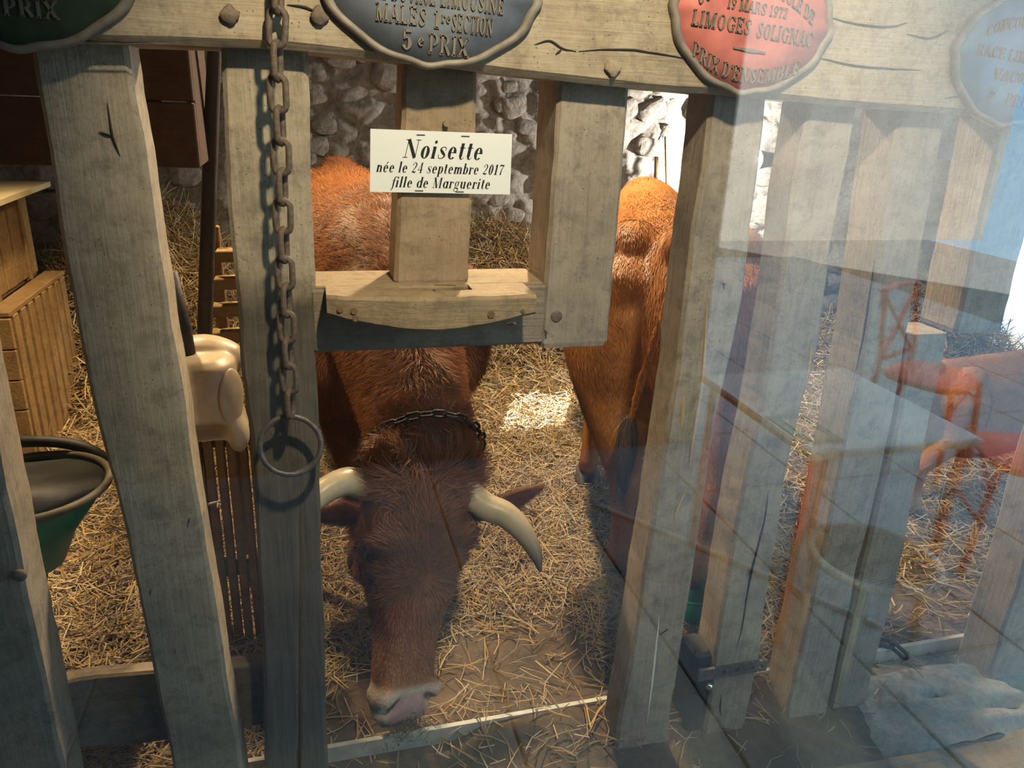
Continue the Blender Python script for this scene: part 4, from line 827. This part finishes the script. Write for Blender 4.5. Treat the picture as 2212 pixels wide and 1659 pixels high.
# ---- second cow, seen from behind
cow2 = thing('cow', 'orange-brown cow standing with its rump and tail to the barrier', 'cow', (1.2, 1.6, 0), 'cattle in the stable')
K2 = .98; f2v = nrm(np.array([0.30, 1.0, 0])); s2v = np.array([-f2v[1], f2v[0], 0]); o2 = np.array([1.20, .77, 0])+f2v*1.50*K2
LK = .82
o2 = np.array([1.20, .77, 0])+f2v*1.50*K2*LK
def fr2(l, s, z): return o2+f2v*l*K2*LK+s2v*s*K2+np.array([0, 0, z*K2])
lh = atZ(1332, 1235); rh = atZ(1492, 1280); fh = atZ(1268, 1040)
def off2(pw, l0, s0): d = (np.array(pw)-o2); return d@f2v/K2/LK-l0, d@s2v/K2-s0
lhx, lhs = off2(lh, -1.50, .16); rhx, rhs = off2(rh, -1.50, -.16); fhx, fhs = off2(fh, .02, .15)
hd2 = Head(fr2(.55, -.40, .95), fr2(.80, -.75, .50), f2v-s2v*.8+np.array([0, 0, .7])); mb = MB()
tp = [fr2(-1.66, 0, 1.36), fr2(-1.82, .06, 1.31), fr2(-1.90, .12, 1.12), fr2(-1.89, .16, .93), fr2(-1.86, .175, .80), fr2(-1.85, .18, .72)]
body_parts(mb, fr2, K2, [('f', 1, fhx, fhs), ('f', -1, .05, 0), ('h', 1, lhx, lhs), ('h', -1, rhx, rhs)], [fr2(-.2, 0, 1.05), fr2(.1, -.02, 1.05), fr2(.30, -.12, 1.02), fr2(.46, -.26, .96), fr2(.54, -.38, .90)], [(.24, .36), (.21, .30), (.16, .23), (.13, .18), (.12, .15)], (tp, [.035, .026, .02, .018, .017, .016]), .76)
hd2.put(mb); V, T = remesh(mb, .012, 16); N = vnormals(V, T)
OR2 = np.array([.40, .165, .048])
def col2(p):
    q = vnoise(p, 5, 83)[:, None]; c = np.tile(OR2, (len(p), 1))*(1+.15*q); return c
addfast('body', V, T, M['coat'], cow2, col2(V))
fur('coat_hair', V, T, N, cow2, 90000, lambda p: np.tile(-f2v*.6+np.array([0, 0, -1.0]), (len(p), 1)), lambda p: np.where(p[:, 2] < .5, .012, .024), col2, lambda c: .15+1.2*sstep(1.9, 1.2, c[:, 1]), .0018, .22, 3, .28, 14.0)
V, Fc = tube_secs([tp[-1]+[0, 0, .06], tp[-1], tp[-1]-[0, .0, .1], tp[-1]-[0, 0, .2]], [.018, .034, .03, .008], [.018, .034, .03, .008], 12, (0, 1, 0), 20)
T2 = np.array([(f[0], f[i], f[i+1]) for f in Fc for i in range(1, len(f)-1)]); sw = add('tail_switch', V, Fc, M['coat'], cow2, True, colors=np.tile([.07, .05, .045], (len(V), 1)))
fur('switch_hair', V, T2, vnormals(V, T2), sw, 2500, lambda p: np.tile([0, 0, -1.0], (len(p), 1)), lambda p: np.full(len(p), .08), lambda p: np.tile([.10, .085, .08], (len(p), 1)), None, .0014, .12, 5, .15, 10)
for q, f_ in ((lh, f2v), (rh, f2v), (fh*np.array([1, 1, 0]), -f2v)): hoof(cow2, (q[0], q[1], 0), f_, 1.0, hoofm)
q = fr2(.045+.05, -.15, 0); hoof(cow2, (q[0], q[1], 0), f2v, 1.0, hoofm)
# ---- calf
calf = thing('calf', 'small tan calf standing beyond the sawn-off upright', 'calf', (3.0, 1.0, 0), 'cattle in the stable')
K3 = .52; f3v = nrm(np.array([1.0, .12, 0])); s3v = np.array([-f3v[1], f3v[0], 0]); ch_ = atZ(2008, 1105); o3 = np.array([ch_[0], ch_[1], 0])+f3v*1.42*K3-s3v*.16*K3*-1
def fr3(l, s, z): return o3+f3v*l*K3+s3v*s*K3+np.array([0, 0, z*K3])
hd3 = Head(fr3(.6, 0, 1.45), fr3(1.05, 0, 1.1), f3v+np.array([0, 0, .9]), .9); mb = MB()
body_parts(mb, fr3, K3, [('f', 1, .06, 0), ('f', -1, -.05, 0), ('h', 1, .1, 0), ('h', -1, -.10, 0)], [fr3(-.2, 0, 1.05), fr3(.15, 0, 1.1), fr3(.4, 0, 1.28), fr3(.62, 0, 1.4)], [(.2*K3, .3*K3), (.18*K3, .27*K3), (.15*K3, .2*K3), (.13*K3, .16*K3)], ([fr3(-1.68, 0, 1.36), fr3(-1.82, 0, 1.25), fr3(-1.84, 0, .95), fr3(-1.82, 0, .7)], [.022, .016, .014, .02]), .85)
hd3.put(mb); V, T = remesh(mb, .009, 4); N = vnormals(V, T)
def col3(p):
    q = vnoise(p, 7, 85)[:, None]; c = np.tile([.40, .175, .06], (len(p), 1))*(1+.2*q); k = sstep(.16, .07, p[:, 2])[:, None]; return c*(1-k)+np.array([.45, .36, .22])*k
addfast('body', V, T, M['coat'], calf, col3(V))
fur('coat_hair', V, T, N, calf, 30000, lambda p: np.tile(-f3v+np.array([0, 0, -.8]), (len(p), 1)), lambda p: np.full(len(p), .02), col3, None, .0012, .3, 9, .35, 18.0)
for l, s in ((.045+.06, .15), (-.005, -.15), (-1.40, .16), (-1.60, -.16)): q = fr3(l, s, 0); hoof(calf, (q[0], q[1], 0), f3v, .55, hoofm)
# ================================================================== STABLE FURNITURE
# hanging dark board box behind the first upright
dk = thing('hanging_board', 'dark brown wooden board hanging high behind the first upright', 'board', (-.55, .55, 1.515))
for k, (a_, b_) in enumerate(((1.515, 1.66), (1.663, 1.80), (1.803, 1.98))): MB().box((-1.3, .50, a_), (-.243, .53, b_), .003).build('plank', M['dark'], dk)
MB().box((-.262, .53, 1.515), (-.243, .82, 1.98), .003).build('end_board', M['dark'], dk)
MB().box((-.36, .532, 1.515), (-.32, .56, 2.1), .003).build('batten', M['dark'], dk)
# leaning pole
pl_ = add('leaning_pole', *tube([atY(436, 1010, .78)-[0, 0, .55], atY(440, 930, .78), atY(443, 690, .76), atY(452, 400, .72), atY(463, 110, .68), atY(466, 60, .67)], [.022, .022, .021, .020, .017, .016], 10), M['pole'], None, True)
tag(pl_, 'thin dark pole leaning behind the chain upright', 'pole')
# slatted panel stood on edge
sp = thing('slatted_screen', 'brown slatted wooden screen standing upright below the drinking basin', 'screen', (-.33, .68, 0))
for k in range(7):
    x = -.395+.032*k; MB().box((x, .655+.01*(k % 2), 0.0), (x+.024, .685+.01*(k % 2), .86+.02*(k % 3)), .003).build('slat', M['slat'], sp)
for z in (.25, .7): MB().box((-.40, .69, z), (-.17, .715, z+.06), .003).build('cross_bar', M['slat'], sp)
# small ladder of short slats behind the chain upright
sk = thing('slat_stack', 'stack of short pale slats behind the chain upright', 'slats', (-.20, .98, 0))
for k in range(5): z = .86+.085*k; MB().box((-.325+.012*k, .93, z), (-.13, .99, z+.035), .003).build('slat', M['crate'], sk)
for x in (-.30, -.17): MB().box((x, .985, 0), (x+.035, 1.01, 1.3), .003).build('upright', M['slat'], sk)
# drinking basin
dr = thing('drinking_basin', 'stained off-white rounded drinking basin behind the first upright', 'basin', (-.30, .50, .83))
c0 = np.array([-.315, .50, .83])
mb = MB(); secs = []
th = np.linspace(0, 2*np.pi, 36, endpoint=False)
for z, a_, b_, ox in ((0.0, .085, .06, .03), (.012, .118, .085, .014), (.05, .125, .10, 0), (.10, .118, .105, -.005), (.16, .118, .105, -.006), (.205, .112, .10, 0), (.225, .09, .08, 0), (.228, .05, .05, 0)):
    e = .75; secs.append(c0+np.stack([ox+np.sign(np.cos(th))*np.abs(np.cos(th))**e*a_, np.sign(np.sin(th))*np.abs(np.sin(th))**e*b_, np.full(36, z)], 1))
mb.put(*loft(secs)); mb.put(*tube_secs([c0+[-.06, .05, .185], c0+[.03, .045, .205], c0+[.085, .045, .195]], [.06, .062, .05], [.06, .055, .05], 16, (0, 0, 1), 16)); mb.put(*sphere(c0+[.105, -.03, .01], (.03, .045, .055), 14, 10))
V, T = remesh(mb, .006, 6); N = vnormals(V, T); d_ = V-c0
V = V+np.array([0, 1.0, 0])*(.075*np.exp(-((d_[:, 0]-.0)/.075)**4-((d_[:, 2]-.032)/.024)**4)*(N[:, 1] < -.2))[:, None]; addfast('bowl', V, T, M['drinker'], dr)
V, Fc = sphere((0, 0, 0), (.046, .014, .078), 20, 14); V = V@np.array(Matrix.Rotation(math.radians(58), 3, 'Z')).T+c0+[.100, -.058, .122]; add('side_boss', V, Fc, M['drinker'], dr, True)
add('pipe', *tube([c0+[.0, -.01, .20], c0+[-.005, -.01, .30], c0+[-.02, -.01, .44]], [.021, .020, .018], 14), M['rubber'], dr, True)
# green feeding tub
gt = thing('feed_tub', 'deep green plastic feed tub with a thick dark rim', 'tub', (-.775, .60, 0))
gc = np.array([-.775, .60, 0]); prof = [(.03, .40), (.055, .42), (.10, .52), (.200, .66), (.192, .66), (.095, .53), (.0005, .47)]
V, Fc = lathe(gc, prof, 40); add('pedestal', *tube([gc+[-.09, .02, 0], gc+[-.085, .02, .02], gc+[-.08, .015, .2], gc+[-.03, 0, .44]], [.07, .05, .04, .05], 16), M['green'], gt, True); add('shell', V, Fc, M['green'], gt, True)
add('rim', *tube([gc+[.200*math.cos(t), .200*math.sin(t), .663] for t in np.linspace(0, 2*np.pi, 48, endpoint=False)], .011, 10, True), M['rimp'], gt, True)
V, Fc = lathe(gc, [(.188, .656), (.092, .534), (.0005, .48)], 40); add('lining', V, Fc, M['rubber'], gt, True); V, Fc = lathe(gc, [(.07, .515), (.0005, .516)], 40); add('water', V, Fc, M['water'], gt)
hs = add('hose', *tube(spline([gc+[-.3, .35, .62], gc+[-.1, .22, .70], gc+[.05, .21, .69], gc+[.15, .2, .63], gc+[.2, .24, .45], gc+[.22, .3, .0]], 40), .017, 10), M['rubber'], None, True); tag(hs, 'black hose drooping behind the green feed tub', 'hose')
# small green dish among the uprights
gd = thing('green_dish', 'small green plastic dish on the ground between two uprights', 'dish', (1.24, .52, 0)); gq = np.array([1.24, .53, 0])
add('bowl', *lathe(gq, [(.06, 0), (.10, .03), (.115, .12), (.108, .12), (.09, .04), (.0005, .03)], 32), M['green'], gd, True); add('rim', *tube([gq+[.112*math.cos(t), .112*math.sin(t), .12] for t in np.linspace(0, 2*np.pi, 36, endpoint=False)], .006, 8, True), M['green'], gd, True)
# crates
cr = thing('slatted_crate', 'large slatted wooden crate standing on the straw', 'crate', (-1.62, 2.5, 0))
X1, Yc0, Yc1, Zc = -1.26, 2.12, 2.95, .73
for k in range(8): y = Yc0+.02+k*.103; MB().box((X1-.02, y, 0.0), (X1, y+.058, Zc), .003).build('side_slat', M['crate'], cr)
for z in (.05, .36, .66): MB().box((X1-.045, Yc0, z), (X1-.02, Yc1, z+.07), .003).build('side_rail', M['crate'], cr)
for k in range(6): x = X1-.10-k*.13; MB().box((x, Yc0-.01, Zc), (x+.095, Yc1, Zc+.022), .003).build('top_slat', M['crate'], cr)
for k in range(5): z = .02+k*.142; MB().box((X1-.80, Yc0-.02, z), (X1-.005, Yc0, z+.136), .003).build('front_board', M['crate'], cr)
MB().box((X1-.80, Yc0, 0), (X1-.78, Yc1, Zc), .003).build('far_side', M['crate'], cr)
c2 = thing('lidded_box', 'pale wooden box with a cream lid on top of the slatted crate', 'box', (-1.75, 2.5, Zc+.022))
x1 = -1.37; z0 = Zc+.022
for k in range(5): y = 2.16+k*.15; MB().box((x1-.018, y, z0+.012), (x1, y+.135, z0+.42), .003).build('side_board', M['crate'], c2)
for y in (2.15, 2.30, 2.75): MB().box((x1-.002, y-.01, z0), (x1+.014, y+.02, z0+.42), .003).build('batten', M['crate'], c2)
MB().box((x1-.7, 2.14, z0), (x1-.018, 2.16, z0+.42), .003).build('front_board', M['crate'], c2); MB().box((x1-.7, 2.16, z0), (x1-.68, 2.92, z0+.42), .003).build('far_side', M['crate'], c2); MB().box((x1-.7, 2.9, z0), (x1-.018, 2.92, z0+.42), .003).build('back_board', M['crate'], c2)
cream = plain('cream_board', (.52, .44, .27), .6, 0, .08, 6, .05)
secs = [np.array([(x1-.78, y, z0+.43), (x1+.10, y, z0+.43-.0), (x1+.10, y, z0+.455), (x1-.78, y, z0+.455)]) for y in (2.06, 2.98)]; add('lid', *loft(secs), cream, c2)
# planks fixed along the back wall by the doorway
for z, lab in ((1.40, 'upper dark shelf plank on the stone wall near the doorway'), (.78, 'lower dark shelf plank on the stone wall near the doorway')):
    tag(MB().box((4.05, YB-.30, z), (4.9, YB+.02, z+.13), .005).build('shelf_plank', M['pole']), lab, 'plank')
# pitchfork handles leaning on the back wall
for q0, q1, lab in ((atY(1415, 470, 3.4), atY(1418, 340, 3.6), 'thick dark tool handle leaning on the bright stone wall'), (atY(1441, 440, 3.45), atY(1437, 295, 3.6), 'thin tool handle leaning on the bright stone wall')):
    d_ = nrm(q1-q0); q_ = q0-d_*(q0[2]/d_[2]); tag(add('tool_handle', *tube([q_, q0, q1], .014 if 'thick' in lab else .007, 8), M['slat'], None, True), lab, 'handle')
# ground chain by the ledge
gch = thing('ground_chain', 'short rusty chain lying over the pale strip beyond the sawn-off upright', 'chain', tuple(atZ(1925, 1405, .05)))
chain(gch, [atZ(1890, 1385, .065), atZ(1925, 1393, .062), atZ(1950, 1412, .06), atZ(1975, 1430, .04)], link_mesh('link', .075, .042, .007, M['iron'], 20, 6), .055, .2, (0, 0, 1))
# ================================================================== STRAW
def straws(n, sample, lmin, lmax, rad, seed, tilt=.25, cols=None, lift=.02):
    r = np.random.default_rng(seed); P = sample(r, n); n = len(P); ang = r.uniform(0, 2*np.pi, n); el = r.normal(0, tilt, n); L = r.uniform(lmin, lmax, n)*r.uniform(.5, 1, n)
    d = np.stack([np.cos(ang)*np.cos(el), np.sin(ang)*np.cos(el), np.sin(el)], 1); s = nrm(np.cross(d, [0, 0, 1.0])+1e-6); u = np.cross(s, d); P[:, 2] += np.abs(np.sin(el))*L*.35+r.uniform(0, lift, n)
    bend = r.normal(0, .08, n)*L; R_ = rad*r.uniform(.6, 1.4, n); rings = []
    for t, k in ((-.5, 0), (0, 1), (.5, 0)):
        c = P+d*(L*t)[:, None]+s*(bend*k)[:, None]
        for a in (0, 2.09, 4.19): rings.append(c+R_[:, None]*(math.cos(a)*s+math.sin(a)*u*.6))
    V = np.stack(rings, 1).reshape(-1, 3); b = np.arange(n)[:, None]*9; T = []
    for g in (0, 3):
        for j in range(3): a_, c_ = g+j, g+(j+1) % 3; T += [b+[a_, c_, c_+3], b+[a_, c_+3, a_+3]]
    T = np.stack(T, 1).reshape(-1, 3); pal = np.array(cols); ci = pal[r.integers(0, len(pal), n)]*r.uniform(.65, 1.25, (n, 1)); return V, T, np.repeat(ci, 9, 0)
GOLD = [(.60, .38, .13), (.66, .46, .19), (.50, .31, .10), (.58, .42, .22), (.40, .26, .11)]; OLD = [(.45, .34, .20), (.52, .42, .27), (.36, .26, .15), (.56, .47, .33), (.28, .2, .12)]
def dens(x, y):
    q = np.stack([x, y, 0*x], 1); f = .5+.5*vnoise(q, 3.5, 91)
    bare = np.exp(-((x-.62)/.42)**2-((y-.42)/.34)**2)+.9*np.exp(-((x-.1)/.28)**2-((y-.3)/.25)**2)+.7*np.exp(-((x-1.9)/.6)**2-((y-.35)/.3)**2)
    d = .25+.75*sstep(.30, .65, f+.25); d = d*np.clip(1-.93*bare, .04, 1); d = np.where((y < .26) & (x > -.1), .10, d); return np.where(x < -.12, np.maximum(d, .8), d)
def floor_sample(x0, x1, y0, y1):
    def f(r, n):
        x = r.uniform(x0, x1, n*4); y = r.uniform(y0, y1, n*4); k = r.random(n*4) < dens(x, y); x, y = x[k][:n], y[k][:n]; P = np.stack([x, y, 0*x], 1); P[:, 2] = ground_z(P)+.004; return P
    return f
tri = []
for n, reg, a_, b_, rd, c_ in ((17000, (-1.35, -.05, -.1, 2.3), .05, .17, .0021, GOLD+OLD), (22000, (-.1, 1.9, .0, 2.4), .05, .19, .0019, GOLD+OLD), (15000, (1.2, 4.6, .0, 3.2), .06, .22, .0026, GOLD+OLD), (16000, (-1.4, 2.6, 2.2, 3.62), .08, .26, .003, GOLD+OLD), (900, (.1, 2.4, -.38, .1), .03, .11, .0016, GOLD+OLD)):
    tri.append(straws(n, floor_sample(*reg), a_, b_, rd, len(tri)+100, .22, c_))
def joinT(ts):
    V, T, C, b = [], [], [], 0
    for v, t, c in ts: V.append(v); T.append(t+b); C.append(c); b += len(v)
    return np.concatenate(V), np.concatenate(T), np.concatenate(C)
Vs, Ts, Cs = joinT(tri); tag(addfast('straw_bedding', Vs, Ts, M['straw'], None, Cs, False), 'golden straw strewn over the stable floor around the cattle', 'straw', None, 'stuff')
def heap_s(cx, cy, sx, sy):
    def f(r, n): x = r.normal(cx, sx, n); y = np.minimum(r.normal(cy, sy, n), 3.62); P = np.stack([x, y, 0*x], 1); P[:, 2] = ground_z(P)+r.uniform(0, .05, n); return P
    return f
Vs, Ts, Cs = joinT([straws(9000, heap_s(-.95, 3.3, .5, .3), .1, .32, .0030, 201, .5, OLD+GOLD, .06)]); tag(addfast('hay_heap', Vs, Ts, M['straw'], None, Cs, False), 'tall heap of brown hay beside the crates', 'hay', None, 'stuff')
Vs, Ts, Cs = joinT([straws(9000, heap_s(1.2, 3.42, .5, .15), .1, .3, .0030, 202, .5, OLD+GOLD, .06)]); tag(addfast('hay_bank', Vs, Ts, M['straw'], None, Cs, False), 'low bank of hay against the back stone wall', 'hay', None, 'stuff')
Vs, Ts, Cs = joinT([straws(5000, heap_s(4.3, 2.9, .35, .3), .1, .3, .0036, 203, .5, OLD+GOLD, .06)]); tag(addfast('hay_mound', Vs, Ts, M['straw'], None, Cs, False), 'rounded mound of hay near the open doorway', 'hay', None, 'stuff')
# wisp of chewed hay at the muzzle
mz = hd.at(1.0, .0, .0)
Vs, Ts, Cs = straws(160, lambda r, n: mz+np.stack([r.normal(.01, .035, n), r.normal(-.06, .02, n), r.normal(.014, .012, n)], 1), .02, .06, .0009, 205, .5, [(.12, .13, .06), (.2, .2, .1), (.07, .08, .03)], .0)
tag(addfast('hay_wisp', Vs, Ts, M['straw'], None, Cs, False), 'small wisp of green hay at the cow muzzle', 'hay', None, 'stuff')
p_ = np.array([.255, -.035, 1.347]); tag(add('straw_stalk', *tube([p_+[-.02, .012, .0], p_+[.02, -.012, .004]], .0012, 6), M['crate'], None), 'single pale straw stalk lying on the yoke block', 'straw')
# ================================================================== LAMPS
def lamp(name, label, loc, aim, energy, col, size, spot=None, bulb='bulb', lname=None):
    r = thing(name, label, 'lamp', loc); aim = nrm(np.array(aim, float)-np.array(loc)); q = np.array(loc, float)
    V, Fc = tube([q-aim*.14, q-aim*.13, q-aim*.05, q+aim*.02], [.02, .04, .05, .065], 20); Fc = Fc[:-1]; add('housing', V, Fc, M['lampbody'], r, True)
    add('bulb', *sphere(q-aim*.02, .03, 14, 10), M[bulb], r, True); add('stem', *tube([q-aim*.13, q-aim*.13+[0, 0, max(.05, 2.9-q[2])]] if spot else [q-aim*.13, (q[0], YB, q[2])], .012, 8), M['lampbody'], r)
    lname = lname or name+'_light'; ld = bpy.data.lights.new(lname, 'SPOT' if spot else 'POINT'); ld.energy = energy; ld.color = col; ld.shadow_soft_size = size
    if spot: ld.spot_size = math.radians(spot); ld.spot_blend = .6
    lo = bpy.data.objects.new(lname, ld); COL.objects.link(lo); lo.parent = r; lo.location = tuple(aim*.07); lo.rotation_euler = Vector(-aim).to_track_quat('Z', 'Y').to_euler(); return r
WARM = (1.0, .70, .38)
lamp('spot_lamp', 'warm ceiling spot lamp before the name sign', (0.35, -1.25, 2.78), (0.50, 0, 1.75), 160, (1.0, .80, .56), .04, 66, 'bulb', 'visitor_ceiling_lamp_offscreen')
lamp('spot_lamp', 'warm ceiling spot lamp over the straw behind the first upright', (-.75, 1.6, 2.74), (-.7, 1.2, 0), 230, WARM, .06, 110, 'bulb', 'stable_left_lamp_offscreen')
lamp('spot_lamp', 'warm ceiling spot lamp above the backs of the cattle', (0.95, 1.7, 2.74), (0.8, 1.3, .8), 360, (1.0, .74, .46), .06, 130, 'bulb', 'stable_lamp_offscreen')
lamp('wall_lamp', 'glaring white lamp on the back stone wall', tuple(atY(1642, 345, 3.2)), tuple(atY(1500, 345, 3.2)), 130, (1.0, .95, .92), .05, None, 'bulbw')
# ================================================================== TERRACE FURNITURE (seen mirrored in the pane)
def chair(label, c, rot):
    r = thing('bistro_chair', label, 'chair', (c[0], c[1], 0), 'red bistro chairs'); ca, sa = math.cos(rot), math.sin(rot)
    def w(x, y, z): return np.array([c[0]+ca*x-sa*y, c[1]+sa*x+ca*y, z])          # y = towards the back
    V = [w(x*.205*s, y*.20*s, z) for z, s in ((.445, .97), (.455, 1), (.468, 1), (.475, .96)) for x, y in [(math.copysign(abs(math.cos(t))**.6, math.cos(t)), math.copysign(abs(math.sin(t))**.6, math.sin(t))) for t in np.linspace(0, 2*np.pi, 28, endpoint=False)]]
    Fc = [(i*28+j, i*28+(j+1) % 28, (i+1)*28+(j+1) % 28, (i+1)*28+j) for i in range(3) for j in range(28)]+[tuple(range(27, -1, -1)), tuple(range(84, 112))]
    add('seat', V, Fc, M['redpaint'], r, True)
    for s in (-1, 1):
        add('back_post', *tube(spline([w(s*.20, .26, 0), w(s*.19, .19, .46), w(s*.185, .21, .68), w(s*.18, .245, .885)], 20), .013, 8), M['redpaint'], r, True)
        add('leg', *tube(spline([w(s*.17, -.17, .45), w(s*.185, -.19, .25), w(s*.20, -.21, 0)], 12), [.014]*12, 8), M['redpaint'], r, True)
        add('brace', *tube(spline([w(s*.18, -.18, .22), w(s*.14, -.18, .36), w(0, -.18, .44)], 12), .008, 8), M['redpaint'], r, True)
        add('cross_slat', *tube(spline([w(-s*.18, .195, .52), w(0, .215, .69), w(s*.18, .24, .86)], 12), .014, 8, flat=.4), M['redpaint'], r, True)
    add('top_rail', *tube(spline([w(-.19, .24, .875), w(0, .265, .885), w(.19, .24, .875)], 14), .022, 8, flat=.5), M['redpaint'], r, True); add('lower_rail', *tube([w(-.185, .192, .53), w(.185, .192, .53)], .012, 8), M['redpaint'], r, True)
    for z, yy in ((.22, 0.0),): add('stretcher', *tube([w(-.19, yy-.19, z), w(.19, yy-.19, z)], .008, 8), M['redpaint'], r, True)
    return r
GY = 2*(-.452)
chair('red bistro chair with a crossed back facing away from the table', (3.02, GY-1.50), math.radians(155))
chair('red bistro chair with a crossed back drawn up beside the terrace table', (2.72, GY-.62), math.radians(-60))
tb = thing('terrace_table', 'pale blue square terrace table before the pane', 'table', (1.75, GY-.62, 0))
MB().box((1.42, GY-.98, .71), (2.06, GY-.28, .74), .008).build('table_top', M['table'], tb)
for x in (1.46, 2.02):
    for y in (GY-.94, GY-.32): add('leg', *tube([(x, y, 0), (x, y, .715)], .016, 8), M['redpaint'], tb, True)
mc = thing('menu_card', 'teal and white folded menu card on the terrace table', 'card', (1.5, GY-.42, .74))
MB().box((1.44, GY-.56, .7415), (1.58, GY-.34, .745)).build('teal_cover', M['teal'], mc); MB().box((1.47, GY-.52, .745), (1.54, GY-.36, .748)).build('white_page', M['paper'], mc)
wk = thing('wicker_stool', 'low stool with dark ribbed wicker seat and pale rim', 'stool', (1.58, GY-.17, 0)); wc = np.array([1.60, GY-.14, .45])
for k in range(16): y = -.16+.32*k/15; hw = math.sqrt(max(.0, .175**2-y*y)); add('rib', *tube([wc+[-hw, y, .0], wc+[0, y, .018], wc+[hw, y, .0]], .006, 6), M['wicker'], wk, True)
add('rim', *tube([wc+[.18*math.cos(t), .18*math.sin(t), -.005] for t in np.linspace(0, 2*np.pi, 40, endpoint=False)], .014, 8, True), M['wickpale'], wk, True)
for t in (0.8, 2.4, 3.9, 5.5): add('leg', *tube([wc+[.15*math.cos(t), .15*math.sin(t), -.01], (wc[0]+.17*math.cos(t), wc[1]+.17*math.sin(t), 0)], .012, 8), M['wickpale'], wk, True)

cord_pts = []
for x, y in ((1290, 1085), (1345, 1108), (1500, 1170), (1640, 1230), (1760, 1285), (1900, 1345)):
    q = atZ(x, y, .012); cord_pts.append((q[0], GY-q[1], .004))
tag(add('white_cord', *tube(spline(cord_pts, 40), .011, 8), plain('white_blue_cord', (.75, .85, .95), .6, 0, .2, 120, .3), None, True), 'white cord lying on the dark paving before the pane', 'cord')
